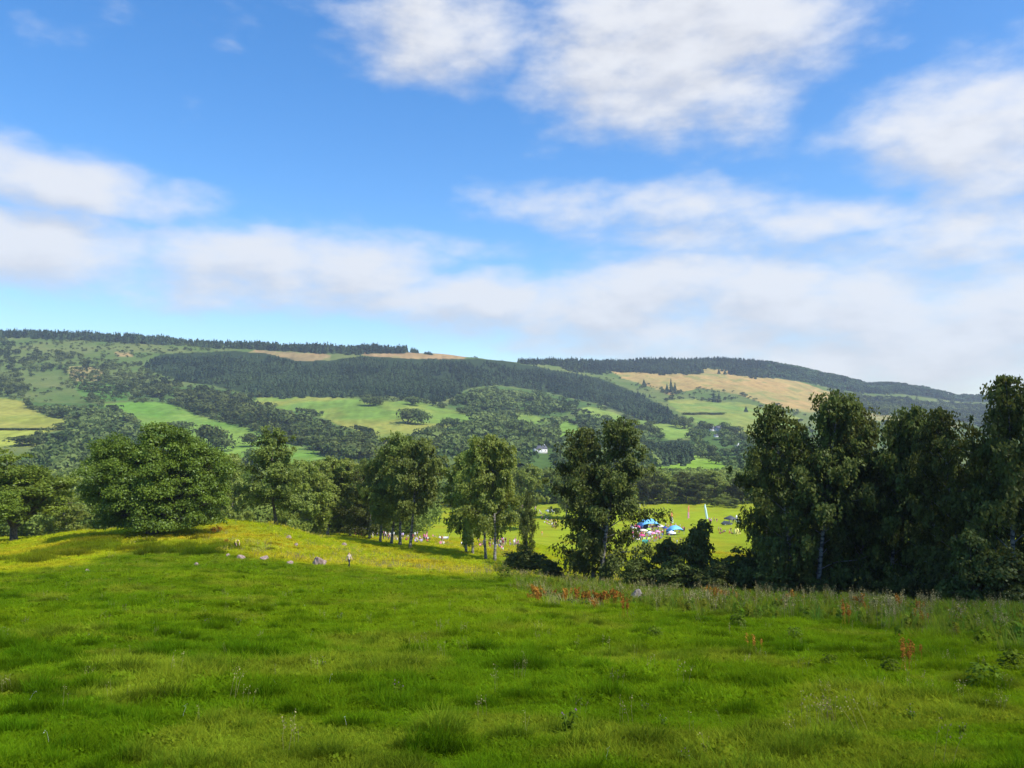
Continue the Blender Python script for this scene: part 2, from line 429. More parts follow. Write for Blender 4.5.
def ground_mat(name):
    m, nt, out = newmat(name)
    at = nt.nodes.new('ShaderNodeAttribute'); at.attribute_name = 'cover'
    tc = nt.nodes.new('ShaderNodeTexCoord')
    n1 = nd(nt, 'ShaderNodeTexNoise'); n1.inputs['Scale'].default_value = .9; n1.inputs['Detail'].default_value = 8; n1.inputs['Roughness'].default_value = .7
    n2 = nd(nt, 'ShaderNodeTexNoise'); n2.inputs['Scale'].default_value = .11; n2.inputs['Detail'].default_value = 5
    nt.links.new(tc.outputs['Object'], n1.inputs['Vector']); nt.links.new(tc.outputs['Object'], n2.inputs['Vector'])
    ad = nd(nt, 'ShaderNodeMath', op='ADD'); nt.links.new(n1.outputs['Fac'], ad.inputs[0]); nt.links.new(n2.outputs['Fac'], ad.inputs[1])
    mr = nd(nt, 'ShaderNodeMapRange'); mr.inputs['From Min'].default_value = .6; mr.inputs['From Max'].default_value = 1.4
    mr.inputs['To Min'].default_value = .72; mr.inputs['To Max'].default_value = 1.28
    nt.links.new(ad.outputs[0], mr.inputs['Value'])
    mx = nt.nodes.new('ShaderNodeMix'); mx.data_type = 'RGBA'; mx.blend_type = 'MULTIPLY'; mx.inputs['Factor'].default_value = 1
    nt.links.new(at.outputs['Color'], mx.inputs['A']); nt.links.new(mr.outputs['Result'], mx.inputs['B'])
    df = nt.nodes.new('ShaderNodeBsdfDiffuse'); nt.links.new(mx.outputs['Result'], df.inputs['Color'])
    bp = nt.nodes.new('ShaderNodeBump'); bp.inputs['Strength'].default_value = .6; bp.inputs['Distance'].default_value = .25
    nt.links.new(n1.outputs['Fac'], bp.inputs['Height']); nt.links.new(bp.outputs['Normal'], df.inputs['Normal'])
    nt.links.new(df.outputs[0], out.inputs['Surface'])
    return m
M_GROUND = ground_mat('meadow_ground')
M_HILL = ground_mat('hillside_fields')
for nm, sel, mat in (('ground', rowi < SPLIT, M_GROUND), ('hills', rowi >= SPLIT, M_HILL)):
    q = Q[sel]; used = np.unique(q); remap = np.full(len(V), -1); remap[used] = np.arange(len(used))
    vv = V[used]; q = remap[q]
    polys = [q]
    if nm == 'ground':
        polys.append(np.arange(NT)[None, ::-1].copy())
    me = mesh_np(nm, vv, polys, True)
    c = np.concatenate([cov[used], np.ones((len(used), 1))], 1)
    fattr(me, 'cover', c, 'POINT', 'FLOAT_COLOR')
    tag(link(nm, me, mat), kind='structure')
# face orientation up
for nm in ('ground', 'hills'):
    bpy.data.objects[nm].data.flip_normals() if bpy.data.objects[nm].data.polygons[10].normal.z < 0 else None

# ------------------------------------------------------------------ leaf cards
def rot_to(n):
    """two axes perpendicular to each normal"""
    ref = np.where(np.abs(n[:, 2:3]) > .9, np.array([[1., 0, 0]]), np.array([[0, 0, 1.]]))
    a = np.cross(ref, n); a /= np.linalg.norm(a, axis=1)[:, None] + 1e-9
    b = np.cross(n, a)
    return a, b

def cards(cen, nor, size, aspect=1.0, g=rng):
    n = len(cen)
    nor = nor / (np.linalg.norm(nor, axis=1)[:, None] + 1e-9)
    a, b = rot_to(nor)
    ang = g.uniform(-.6, .6, n) if aspect > 1.2 else g.uniform(0, 6.28, n)
    ca, sa = np.cos(ang)[:, None], np.sin(ang)[:, None]
    a, b = a * ca + b * sa, b * ca - a * sa
    s = np.asarray(size).reshape(-1, 1)
    k = g.uniform(.75, 1.25, (n, 4, 1))
    hw = s * .5; hh = s * .5 * aspect
    V = np.stack([cen - b * hh * k[:, 0], cen + a * hw * k[:, 1], cen + b * hh * k[:, 2], cen - a * hw * k[:, 3]], 1)
    return V.reshape(-1, 3)

def card_mesh(name, verts, tint):
    n = len(verts) // 4
    me = mesh_np(name, verts, [np.arange(4 * n).reshape(n, 4)])
    fattr(me, 'tint', np.clip(tint, 0, 1))
    return me

def curve(p0, d0, length, n, bend, g, jit=.08):
    """polyline that starts along d0 and bends by adding 'bend' each step"""
    p = np.array(p0, float); d = np.array(d0, float); d /= np.linalg.norm(d)
    pts = [p.copy()]
    for _ in range(n):
        p = p + d * length / n; pts.append(p.copy())
        d = d + np.array(bend) / n + g.normal(0, jit, 3); d /= np.linalg.norm(d)
    return np.array(pts)

def make_birch(seed, Hh, rad, low=.14, dens=1.0, stems=1, leaf=.24, droop=1.0, cone=False):
    """a weeping birch: pale trunk, rising limbs, hanging strands of small leaves"""
    g = np.random.default_rng(seed)
    tr = MB(); C = []; N = []; S = []; T = []
    for st in range(stems):
        base = np.array([g.normal(0, .25), g.normal(0, .25), 0]) if stems > 1 else np.zeros(3)
        lean = np.array([g.normal(0, .05), g.normal(0, .05), 1.0]) + (np.array([math.cos(st * 2.6 + seed), math.sin(st * 2.6 + seed), 0]) * .12 if stems > 1 else 0)
        hs = Hh * (1 if st == 0 else g.uniform(.8, .95))
        tk = curve(base + np.array([0, 0, -.6]), lean, hs * .97 + .6, 12, (0, 0, .25), g, .025)
        r0 = .0085 * Hh + .035
        tr.tube(tk, np.linspace(r0 * 1.15, .02, 13) * np.concatenate([[1.35], np.ones(12)]), 7)
        nl = int(30 * dens)
        for q in range(nl):
            f = low + (0.97 - low) * ((q + g.uniform(0, 1)) / nl) ** .9
            i0 = min(f * 12, 11.99); k0 = int(i0); p0 = tk[k0] + (tk[k0 + 1] - tk[k0]) * (i0 - k0)
            fr = (f - low) / (1 - low)
            prof = (math.sin(math.pi * min(1, fr * .80 + .22)) ** .8) * (1 if fr < .9 else .75)
            if cone: prof = .16 + .92 * (1 - fr) ** .85
            L = rad * prof * g.uniform(.5, 1.2) + .3
            az = q * 2.4 + g.normal(0, .5)
            up = .62 + .85 * fr + g.normal(0, .12)
            lb = curve(p0, (math.cos(az), math.sin(az), up), L * 1.25, 6, (0, 0, -.42 * droop), g, .13)
            tr.tube(lb, np.linspace(.018 + .004 * L * 2, .008, 7), 4, False)
            # clumps of hanging twigs along the outer two thirds of the limb
            nc = max(4, int(L * 3.4))
            for c in range(nc):
                w = g.uniform(.25, 1.05); ii = min(w * 6, 5.99); kk = int(ii)
                s0 = lb[kk] + (lb[kk + 1] - lb[kk]) * (ii - kk) + g.normal(0, .22, 3)
                ns = g.integers(4, 8)
                for _ in range(ns):
                    sl = g.uniform(.35, 1.45) * droop * (0.55 + .6 * (1 - fr))
                    m = int(5 + sl * 6)
                    tt_ = g.uniform(0, 1, m)
                    off = g.normal(0, .30, 2); out = np.array([math.cos(az), math.sin(az)])
                    P = np.empty((m, 3))
                    P[:, :2] = s0[:2] + off + out * (tt_ * .25)[:, None] + g.normal(0, .09, (m, 2))
                    P[:, 2] = s0[2] + .25 - tt_ * sl + g.normal(0, .08, m)
                    C.append(P)
                    nn = g.normal(0, .55, (m, 3)); nn[:, :2] += out * .8; nn[:, 2] += .45
                    N.append(nn); S.append(g.uniform(.6, 1.25, m) * leaf)
                    T.append(np.full(m, g.uniform(.15, .85)) + g.normal(0, .18, m))
    C = np.concatenate(C); C[:, 2] = np.maximum(C[:, 2], .15)
    crown = card_mesh('crown', cards(C, np.concatenate(N), np.concatenate(S) * .84, 1.8, g), np.concatenate(T))
    return tr.mesh('trunk', True), crown

def make_round(seed, Hh, W, trunk_h, nclump, leaf, per=170, lobes=None, tr_r=.35, cl=(.9, 1.9), zlow=.1):
    """broad crown made of many leafy clumps carried on branching limbs"""
    g = np.random.default_rng(seed)
    tr = MB(); C = []; N = []; S = []; T = []
    if lobes is None:
        lobes = [((g.uniform(-.25, .25) * W, g.uniform(-.25, .25) * W, Hh * g.uniform(.45, .7)),
                  (W * g.uniform(.26, .36), W * g.uniform(.26, .36), Hh * g.uniform(.22, .3))) for _ in range(4)]
        lobes.append(((0, 0, Hh * .72), (W * .28, W * .28, Hh * .27)))
    tk = curve((0, 0, -.6), (g.normal(0, .06), g.normal(0, .06), 1), trunk_h + .6 + Hh * .25, 6, (0, 0, .1), g, .05)
    tr.tube(tk, np.linspace(tr_r * 1.3, tr_r * .55, 7), 9)
    fork = tk[-2]
    vol = np.array([l[1][0] * l[1][2] for l in lobes]); vol = vol / vol.sum()
    for q in range(nclump):
        li = g.choice(len(lobes), p=vol); lc, lr = np.array(lobes[li][0]), np.array(lobes[li][1])
        d = g.normal(0, 1, 3); d /= np.linalg.norm(d)
        c = lc + d * lr * (g.uniform(.55, 1.0) if g.random() < .85 else g.uniform(1.0, 1.16))
        c[2] = max(c[2], zlow * Hh)
        r = g.uniform(*cl) * (0.8 if c[2] > .8 * Hh else 1)
        if q % 3 == 0:
            mid = fork * .45 + c * .55 + np.array([0, 0, -.1 * Hh]) * g.uniform(.2, 1)
            t_ = np.linspace(0, 1, 6)[:, None]
            st = tk[g.integers(2, 6)]
            bz = (1 - t_) ** 2 * st + 2 * t_ * (1 - t_) * mid + t_ ** 2 * c
            tr.tube(bz, np.linspace(tr_r * .38, .03, 6), 5, False)
        m = int(per * (r / cl[1]) ** 2 * g.uniform(.8, 1.2))
        e = g.normal(0, 1, (m, 3)); e /= np.linalg.norm(e, axis=1)[:, None]
        e[:, 2] = np.where(e[:, 2] < -.35, -e[:, 2] * .5, e[:, 2])
        lump = 1 + .25 * np.sin(e[:, 0] * 5 + q) * np.cos(e[:, 1] * 4 + q * 2)
        P = c + e * np.array([1, 1, .72]) * (r * lump * (g.uniform(.35, 1.08, m) ** .5))[:, None]
        C.append(P); nn = e * .8 + g.normal(0, .55, (m, 3)); nn[:, 2] += .35
        N.append(nn); S.append(g.uniform(.6, 1.3, m) * leaf)
        T.append(g.uniform(.25, .75) + g.normal(0, .2, m))
    C = np.concatenate(C); C[:, 2] = np.maximum(C[:, 2], .12)
    crown = card_mesh('crown', cards(C, np.concatenate(N), np.concatenate(S), 1.0, g), np.concatenate(T))
    return tr.mesh('trunk', True), crown

def put_tree(name, trunk, crown, tm, cm, loc, sc, rz, label, cat='tree', group=None):
    root = empty(name, loc, rz); root.scale = sc if hasattr(sc, '__len__') else (sc, sc, sc)
    if len(trunk.materials) == 0: trunk.materials.append(tm)
    if len(crown.materials) == 0: crown.materials.append(cm)
    link('trunk', trunk, None, root); link('crown', crown, None, root)
    return tag(root, label, cat, group)

# variants --------------------------------------------------------
BV = [make_birch(101, 18, 4.0, .07, 1.6, leaf=.22), make_birch(102, 18, 3.8, .09, 1.5, leaf=.22), make_birch(103, 18, 4.2, .05, 1.6, leaf=.22),
      make_birch(104, 18, 3.7, .10, 1.4, droop=1.25, leaf=.22)]
BM = [make_birch(111, 17, 3.9, .24, 1.35, leaf=.25), make_birch(112, 17, 3.7, .28, 1.3, leaf=.25), make_birch(113, 17, 3.9, .22, 1.4, leaf=.25), make_birch(114, 17, 3.6, .30, 1.2, leaf=.25)]
BL = [make_birch(121, 16, 3.8, .10, 1.4, leaf=.28), make_birch(122, 16, 3.6, .14, 1.3, leaf=.28)]
SL1 = [((0, 0, 1.2), (2.4, 2.4, 1.1)), ((.9, .4, 2.6), (1.6, 1.6, 1.5)), ((-.9, -.3, 2.4), (1.6, 1.6, 1.5)), ((0, 0, 4.2), (1.1, 1.1, 1.1))]
SL2 = [((0, 0, 1.2), (2.3, 2.3, 1.1)), ((.3, .4, 3.0), (1.9, 1.9, 1.4)), ((-.2, -.3, 4.4), (1.0, 1.0, 1.1))]
SHR = [make_round(201, 6, 6, .6, 80, .26, 190, SL1, tr_r=.10, cl=(.6, 1.1), zlow=.06),
       make_round(202, 6, 6, .6, 80, .26, 190, SL2, tr_r=.10, cl=(.6, 1.0), zlow=.06)]
RND = [make_round(211, 15, 14, 2.4, 150, .32, 330, tr_r=.38, cl=(1.0, 1.8), zlow=.14),
       make_round(212, 15, 13, 2.2, 150, .32, 330, tr_r=.34, cl=(1.0, 1.8), zlow=.14)]
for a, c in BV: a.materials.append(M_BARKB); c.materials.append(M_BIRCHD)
BMP = [(a.copy(), c.copy()) for a, c in BM]
BO = [make_birch(141, 18, 3.9, .10, 1.0, leaf=.22, droop=1.1), make_birch(142, 18, 3.8, .12, .95, leaf=.22, droop=1.1)]
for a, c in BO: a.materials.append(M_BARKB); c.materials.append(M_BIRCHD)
BC = [make_birch(151, 17, 4.2, .20, 1.5, leaf=.24, cone=True), make_birch(152, 17, 4.2, .18, 1.5, leaf=.24, cone=True)]
for a, c in BC: a.materials.append(M_BARK); c.materials.append(M_BIRCH)
for a, c in BMP: a.materials.append(M_BARKB); c.materials.append(M_BIRCHL)
for a, c in BM: a.materials.append(M_BARKB); c.materials.append(M_BIRCH)
for a, c in BL: a.materials.append(M_BARKB); c.materials.append(M_BIRCHL)
for a, c in SHR: a.materials.append(M_BARK); c.materials.append(M_SHRUB)
for a, c in RND: a.materials.append(M_BARK); c.materials.append(M_BROAD)

random.seed(21)
def tree(kind, var, u, Y, vtop, wpx, label, group=None, name=None, rz=None):
    p = on(u, Y)
    Hh = zat(vtop, Y) - p[2]; W = wpx * Y / F
    lib, h0, w0, nm = {'cone': (BC, 17., 7.0, 'birch_tree'), 'open': (BO, 18., 6.3, 'birch_tree'), 'clearpale': (BMP, 17., 6.3, 'birch_tree'), 'clear': (BM, 17., 6.3, 'birch_tree'), 'birch': (BV, 18., 6.3, 'birch_tree'), 'pale': (BL, 16., 6.3, 'birch_tree'),
                   'round': (RND, 15., 11.5, 'broadleaf_tree'), 'shrub': (SHR, 6., 6.0, 'shrub')}[kind]
    t, c = lib[var % len(lib)]
    if rz is None: rz = random.uniform(0, 6.28)
    return put_tree(name or nm, t, c, None, None, p, (W / w0, W / w0, Hh / h0), rz, label, 'shrub' if kind == 'shrub' else 'tree', group)

# the big oak on the knoll ------------------------------------------
po = on(152, 112); OH = zat(424, 112) - po[2]; ox = 112 / F
def oz(v): return zat(v, 112) - po[2]
def ol(u, v, ru, rv, dy=0, ry=None):
    return ((( u - 152) * ox, dy, oz(v)), (ru * ox, (ry or ru) * ox, rv * ox))
lob = [ol(168, 448, 30, 22, 0), ol(190, 462, 30, 20, 1), ol(114, 472, 30, 20, -1), ol(104, 498, 26, 20, 1), ol(140, 480, 40, 26, 2),
       ol(196, 500, 30, 26, 0), ol(180, 520, 34, 18, -3), ol(140, 522, 34, 14, 0), ol(214, 470, 16, 18, 2), ol(110, 520, 22, 14, 2), ol(150, 500, 40, 24, 4), ol(202, 526, 18, 12, 1), ol(150, 526, 50, 9, 0), ol(160, 436, 20, 14, 0), ol(176, 438, 18, 14, 1), ol(112, 462, 22, 14, 0), ol(150, 470, 36, 26, 0), ol(140, 490, 34, 18, -4.5, 14), ol(165, 478, 34, 20, -4.5, 14), ol(124, 480, 24, 20, -4, 14), ol(150, 506, 40, 16, -5, 12), ol(106, 452, 18, 10, 0), ol(128, 448, 20, 14, 0), ol(198, 458, 20, 16, 0), ol(168, 436, 22, 12, -1)]
t, c = make_round(301, OH, 150 * ox, 2.6, 520, .26, 620, lob, .75, (.75, 2.0), .10)
put_tree('oak_tree', t, c, M_BARK, M_OAK, po, (.93, .93, 1.0), 0, 'broad dark green oak standing alone on the grassy knoll at left')

LEFT = 'trees at the left edge of the meadow'
tree('round', 0, 14, 132, 447, 96, 'bright green broadleaf tree with bare dark trunk at the left edge', LEFT)
tree('round', 1, -22, 118, 474, 64, 'half cropped broadleaf tree at the extreme left edge of the picture', LEFT)
tree('pale', 0, 66, 165, 486, 34, 'thin olive tree between the left edge tree and the oak', LEFT)
tree('pale', 0, 232, 190, 452, 36, 'slim pale birch just right of the big oak', LEFT)
tree('pale', 1, 214, 200, 462, 36, 'pale birch peeping out behind the right side of the oak', LEFT)
tree('cone', 0, 277, 133, 430, 62, 'lone birch with leaning dark trunk on the knoll right of the oak', rz=.6)
MID = 'birches in the row along the middle of the meadow'
tree('pale', 0, 308, 165, 458, 46, 'leafy pale birch directly right of the lone knoll birch', MID)
tree('pale', 1, 328, 172, 455, 50, 'taller of the pale green birches left of the four trunk clump', MID)
tree('pale', 0, 350, 178, 457, 44, 'pale birch right behind the two standing walkers', MID)
tree('birch', 0, 369, 168, 462, 40, 'darker small birch tucked against the left of the four trunk clump', MID)
tree('clear', 0, 380, 140, 446, 42, 'leftmost birch of the four trunk clump in the middle', MID)
tree('clear', 2, 391, 137, 436, 46, 'second trunk from left of the four trunk birch clump', MID)
tree('clear', 1, 400, 135, 432, 50, 'tallest birch of the four trunk clump in the middle', MID)
tree('clear', 3, 410, 128, 436, 50, 'rightmost birch of the four trunk clump with pale foot', MID)
tree('clearpale', 0, 466, 128, 447, 42, 'short twin birch left in the group right of the bright gap', MID)
tree('pale', 1, 473, 126, 444, 42, 'yellowish birch close beside the short twin birch', MID)
tree('clearpale', 1, 486, 119, 436, 44, 'birch with straight dark trunk in the yellowish group', MID)
tree('clearpale', 2, 495, 116, 432, 50, 'tallest yellowish birch with slanting white trunk', MID)
tree('birch', 3, 527, 108, 488, 17, 'narrow dark sapling birch rising behind the low round bush', MID)
tree('birch', 2, 592, 91, 424, 60, 'left stem of the big weeping birch pair in the centre', 'big weeping birch pair')
tree('birch', 1, 600, 88, 411, 68, 'tallest weeping birch in the centre with foliage to the ground', 'big weeping birch pair')
tree('shrub', 0, 525, 92, 545, 46, 'low dark round bush left of the big weeping birch')
tree('shrub', 1, 550, 90, 558, 30, 'small dark bush touching the right of the low round bush')

UND = 'shrubs under the right hand birches'
for v_, u_, Y_, vt_, w_, l_ in [
    (1, 667, 80, 533, 42, 'bushy green shrub in front of the festival crowd'), (1, 700, 78, 514, 46, 'tall pointed dark shrub right of the second blue tent'),
    (0, 678, 76, 554, 54, 'dark low shrub between the green shrub and the pointed shrub'), (0, 638, 80, 552, 44, 'shrub at the foot of the weeping birch on its right'),
    (0, 738, 75, 545, 62, 'dark shrub below the yellow tent beside the right hand birches'), (1, 716, 73, 562, 46, 'low dark shrub at the foot of the pointed shrub'),
    (0, 775, 72, 556, 60, 'dark undergrowth bush at the left end of the right hand birches'), (1, 845, 72, 566, 50, 'dark undergrowth bush below the tallest right hand birch'),
    (0, 925, 66, 560, 60, 'dark undergrowth bush in the middle of the right hand birches'), (1, 972, 55, 522, 62, 'leafy bush in front of the birches near the right edge'),
    (0, 1016, 53, 545, 70, 'dark bush in the lower right corner of the birch wood')]:
    tree('shrub', v_, u_, Y_, vt_, w_, l_, UND)
for v_, u_, Y_, vt_, w_, l_ in [(0, 800, 104, 545, 70, 'rear undergrowth behind the left end of the dark wood'), (1, 830, 108, 552, 40, 'rear undergrowth below the tallest left front birch'), (0, 870, 106, 545, 60, 'rear undergrowth left of the thin pale stem'),
    (1, 912, 104, 548, 56, 'rear undergrowth under the rounded birch top'), (0, 950, 100, 540, 70, 'rear undergrowth below the lower birch at right'), (1, 1000, 96, 540, 80, 'rear undergrowth at the right edge of the dark wood'), (0, 895, 66, 572, 46, 'low bush right of the thin pale stem'), (1, 815, 70, 574, 44, 'low bush left below the tallest left front birch'), (0, 950, 62, 575, 60, 'low bush below the lower birch at right')]:
    tree('shrub', v_, u_, Y_, vt_, w_, l_, UND)
RB = 'tall birches in the dark wood at right'
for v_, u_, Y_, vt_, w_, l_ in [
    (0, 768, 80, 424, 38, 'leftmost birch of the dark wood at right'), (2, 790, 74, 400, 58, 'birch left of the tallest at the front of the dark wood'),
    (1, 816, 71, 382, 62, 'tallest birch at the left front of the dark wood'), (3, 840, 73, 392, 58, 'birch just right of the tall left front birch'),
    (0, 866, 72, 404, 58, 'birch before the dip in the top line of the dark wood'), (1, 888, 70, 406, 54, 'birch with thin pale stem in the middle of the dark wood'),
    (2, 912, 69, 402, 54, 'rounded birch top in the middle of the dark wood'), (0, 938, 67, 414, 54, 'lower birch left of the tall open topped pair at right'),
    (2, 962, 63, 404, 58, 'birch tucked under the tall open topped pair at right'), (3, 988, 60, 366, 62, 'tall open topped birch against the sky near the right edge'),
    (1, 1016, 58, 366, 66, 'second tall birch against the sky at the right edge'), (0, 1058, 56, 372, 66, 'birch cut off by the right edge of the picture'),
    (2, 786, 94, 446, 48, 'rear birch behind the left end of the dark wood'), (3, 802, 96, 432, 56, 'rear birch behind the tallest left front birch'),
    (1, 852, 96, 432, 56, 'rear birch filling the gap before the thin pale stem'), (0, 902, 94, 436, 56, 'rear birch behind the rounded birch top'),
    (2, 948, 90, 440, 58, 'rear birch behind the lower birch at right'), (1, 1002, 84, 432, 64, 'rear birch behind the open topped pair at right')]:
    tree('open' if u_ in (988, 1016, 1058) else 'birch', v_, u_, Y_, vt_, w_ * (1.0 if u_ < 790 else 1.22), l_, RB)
BR = 'row of birches behind the show field'
for i_, (k_, u_, Y_, vt_, w_, l_) in enumerate([
    ('pale', 618, 428, 466, 26, 'back row birch next to the weeping birch'), ('pale', 634, 425, 470, 24, 'first clear birch of the back row behind the blue tents'),
    ('birch', 650, 425, 467, 26, 'darker birch of the back row above the large blue tent'), ('pale', 668, 428, 470, 26, 'third birch of the back row above the small blue tent'),
    ('birch', 686, 428, 471, 26, 'dark birch of the back row above the orange flag'), ('birch', 699, 424, 472, 24, 'slender birch of the back row beside the thin pole'),
    ('pale', 716, 430, 470, 32, 'full birch of the back row above the white flag'), ('birch', 738, 428, 476, 28, 'dark birch of the back row at its right end'),
    ('round', 752, 430, 468, 34, 'dark tree where the back row meets the right wood'), ('pale', 520, 300, 463, 36, 'valley birch behind the narrow sapling'),
    ('pale', 556, 440, 468, 22, 'valley birch left of the weeping birch'), ('pale', 566, 350, 465, 32, 'valley birch half behind the weeping birch'),
    ('pale', 500, 360, 468, 30, 'valley birch behind the yellowish group')]):
    tree(k_, i_, u_, Y_, vt_, w_, l_, BR)
for i_, (u_, Y_, vt_, l_) in enumerate([(725, 410, 496, 'small pale sapling at the top edge of the show field'), (714, 405, 497, 'sapling left of the pale sapling at the field edge'), (733, 400, 498, 'sapling near the grey stall at the field edge')]):
    tree('pale', i_, u_, Y_, vt_, 12, l_, 'saplings at the top edge of the show field')
for i_, (u_, Y_, vt_, l_) in enumerate([(45, 300, 488, 'valley tree behind the left edge tree'), (110, 300, 478, 'valley tree hidden behind the oak on its left'), (250, 300, 465, 'valley tree right of the slim pale birch'),
                                 (300, 300, 470, 'valley tree behind the leafy pale birch'), (345, 330, 468, 'valley tree behind the tall pale birches'), (385, 330, 470, 'valley tree behind the four trunk clump')]):
    tree('round', i_, u_, Y_, vt_, 44, l_, 'trees on the valley floor behind the meadow')

# ------------------------------------------------------------------ far woods
def far_broad(seed, n=84, k=.70):
    g = np.random.default_rng(seed)
    lob = [(g.normal(0, .28, 3) * np.array([1, 1, .4]) + np.array([0, 0, .62]), g.uniform(.30, .46)) for _ in range(5)] + [(np.array([0, 0, .55]), .5)]
    C = []; N = []
    for q in range(n):
        c, r = lob[g.integers(len(lob))]
        d = g.normal(0, 1, 3); d /= np.linalg.norm(d); d[2] = abs(d[2]) if g.random() < .65 else d[2]
        C.append(c + d * r * g.uniform(.75, 1.05)); N.append(d + g.normal(0, .35, 3))
    C = np.array(C); C[:, 2] = np.maximum(C[:, 2] * .95, .06)
    return cards(C, np.array(N), g.uniform(.26, .44, n) * k, 1.0, g), g.uniform(.1, .9, n)

def far_conif(seed, n=34):
    g = np.random.default_rng(seed)
    h = 1 - g.uniform(0, 1, n) ** .62 * .9; az = g.uniform(0, 6.28, n)
    r = (1.02 - h) * .27
    C = np.stack([np.cos(az) * r * .62, np.sin(az) * r * .62, h - .03], 1)
    N = np.stack([np.cos(az), np.sin(az), np.full(n, .75)], 1) + g.normal(0, .25, (n, 3))
    return cards(C, N, .07 + r * 1.25, 1.35, g), g.uniform(.1, .9, n)
FB = [far_broad(s) for s in range(6)]; FC = [far_conif(s) for s in range(5)]

def wood_mesh(name, P, hts, wid, protos, g):
    VV = []; TT = []
    idx = g.integers(0, len(protos), len(P)); rot = g.uniform(0, 6.28, len(P)); tv = g.normal(0, .30, len(P)) + (fbm(P[:, 0] / 110, P[:, 1] / 110, 221, 3) - .5) * 1.7
    for k_, (pv, pt) in enumerate(protos):
        s = np.where(idx == k_)[0]
        if not len(s): continue
        c, n_ = np.cos(rot[s])[:, None], np.sin(rot[s])[:, None]
        x = pv[None, :, 0] * c - pv[None, :, 1] * n_; y = pv[None, :, 0] * n_ + pv[None, :, 1] * c
        w = (hts[s] * wid[s])[:, None]
        v = np.stack([x * w + P[s, 0:1], y * w + P[s, 1:2], pv[None, :, 2] * hts[s][:, None] + P[s, 2:3]], -1)
        VV.append(v.reshape(-1, 3)); TT.append((pt[None] * .5 + .22 + tv[s][:, None]).ravel())
    return card_mesh(name, np.concatenate(VV), np.concatenate(TT))

g = np.random.default_rng(5)
NC = 130000
cy = g.uniform(640, 2960, NC); cx = g.uniform(-.82, .86, NC) * cy
keep = g.uniform(0, 1, NC) < 1
cz = H(cx, cy); cu, cv = project(cx, cy, cz)
cu0, cv0 = cu.copy(), cv.copy(); hu_ = g.uniform(0, 1, NC); gapn = fbm(cx / 38, cy / 38, 251, 3)
cu = cu + g.normal(0, 1.5, NC) + (fbm(cx / 70, cy / 70, 181, 3) - .5) * 26; cvj = cv + g.normal(0, .6, NC) + (fbm(cx / 90, cy / 90, 191, 3) - .5) * 8
ridge_lim = cy < np.interp(512 + F * cx / cy, DU, DR) + 60
def thin(area_per_tree):
    p = (cy / NC) ; dens = NC / (2320 * 1.68) / cy      # samples per square metre
    return g.uniform(0, 1, NC) < np.clip(1 / (area_per_tree * dens), 0, 1)
WN = {'ridge': ('conifer_plantation', 'dark spruce belt along the left skyline ridge', 23), 'block': ('conifer_plantation', 'dark conifer block covering the hillside below the tan clearings', 16),
      'right_ridge': ('conifer_plantation', 'conifer belt along the skyline above the tan field', 19), 'right_hill': ('conifer_plantation', 'blue green wooded hilltop falling to the right', 15),
      'spur_low': ('conifer_plantation', 'small square plantation above the lowest bright field', 16),
      'left_wood': ('broadleaf_woodland', 'mixed scrubby woodland high on the left hillside', 9), 'left_low': ('broadleaf_woodland', 'dense grey green woodland below the yellow field at left', 13),
      'mid_band': ('broadleaf_woodland', 'dark woodland band between the green and golden fields', 13), 'mid_wood': ('broadleaf_woodland', 'mid green broadleaf woodland below the conifer block', 14),
      'right_low': ('broadleaf_woodland', 'dark woodland round the white farmhouses at right', 12), 'right_slope': ('broadleaf_woodland', 'hazy woodland low on the right hand hill', 12),
      'scrub_right': ('scrub', 'thin scrub between the tan field and the green field', 6), 'valley_far': ('broadleaf_woodland', 'woodland along the foot of the hill behind the birches', 14)}
for nm, poly in CONIFER + BROAD:
    con = (nm, poly) in CONIFER
    poly2 = poly
    hall = WN[nm][2] * ((.86 + .5 * (fbm(cx / 45, cy / 45, 171, 3) - .5)) * (.82 + .28 * hu_) if con else (.5 + .85 * hu_ ** 1.6)); hp = hall * F / cy * .9
    m = inpoly(cu, cvj, poly2) & (inpoly(cu, cvj - hp, poly2) | (cvj > 470)) & thin(34 if con else ({'scrub_right': 420, 'left_wood': 190, 'right_slope': 150}.get(nm, 105)))
    if nm == 'block': m &= (np.abs(fbm(cx / 170, cy / 170, 261, 2) - .5) > .012) & (np.abs(fbm(cx / 130, cy / 210, 271, 2) - .46) > .008) & (fbm(cx / 75, cy / 75, 281, 3) < .70)
    if nm in ('mid_wood', 'left_low', 'right_low', 'mid_band'): m &= gapn > .40
    if nm in ('ridge', 'right_ridge', 'right_hill'):
        # trees stand right up to and a little past the ridge
        rv = np.interp(512 + F * cx / cy, RU, RV); rd = np.interp(512 + F * cx / cy, DU, DR)
        vmax = np.interp(cu, [p[0] for p in poly[len(poly)//2:]][::-1], [p[1] for p in poly[len(poly)//2:]][::-1]) if nm == 'ridge' else 1e9
        m = (m | ((cy > rd - 40) & (cy < rd + 90) & (cu > poly[0][0]) & (cu < {'ridge': 406, 'right_ridge': 768, 'right_hill': 1150}[nm]))) & thin(34)
    for hu, hv, hw in ((540, 452, 15), (715, 432, 11), (737, 447, 6), (716, 437, 8)):
        m &= ~((np.abs(cu0 - hu) < hw) & (cv0 > hv - 2) & (cv0 < hv + 30))
    if not m.any(): continue
    P = np.stack([cx[m], cy[m], cz[m] - .3], 1)
    name, lab, h0 = WN[nm]
    hts = hall[m]
    mixed = nm in ('right_hill',)
    wid = g.uniform(.9, 1.3, len(P)) if con else g.uniform(.75, 1.35, len(P))
    me = wood_mesh(name, P, hts, wid, (FC + FB[:2]) if mixed else (FC if con else FB), g)
    tag(link(name, me, M_FARC if con else M_FARB), lab, 'wood', None, 'stuff')

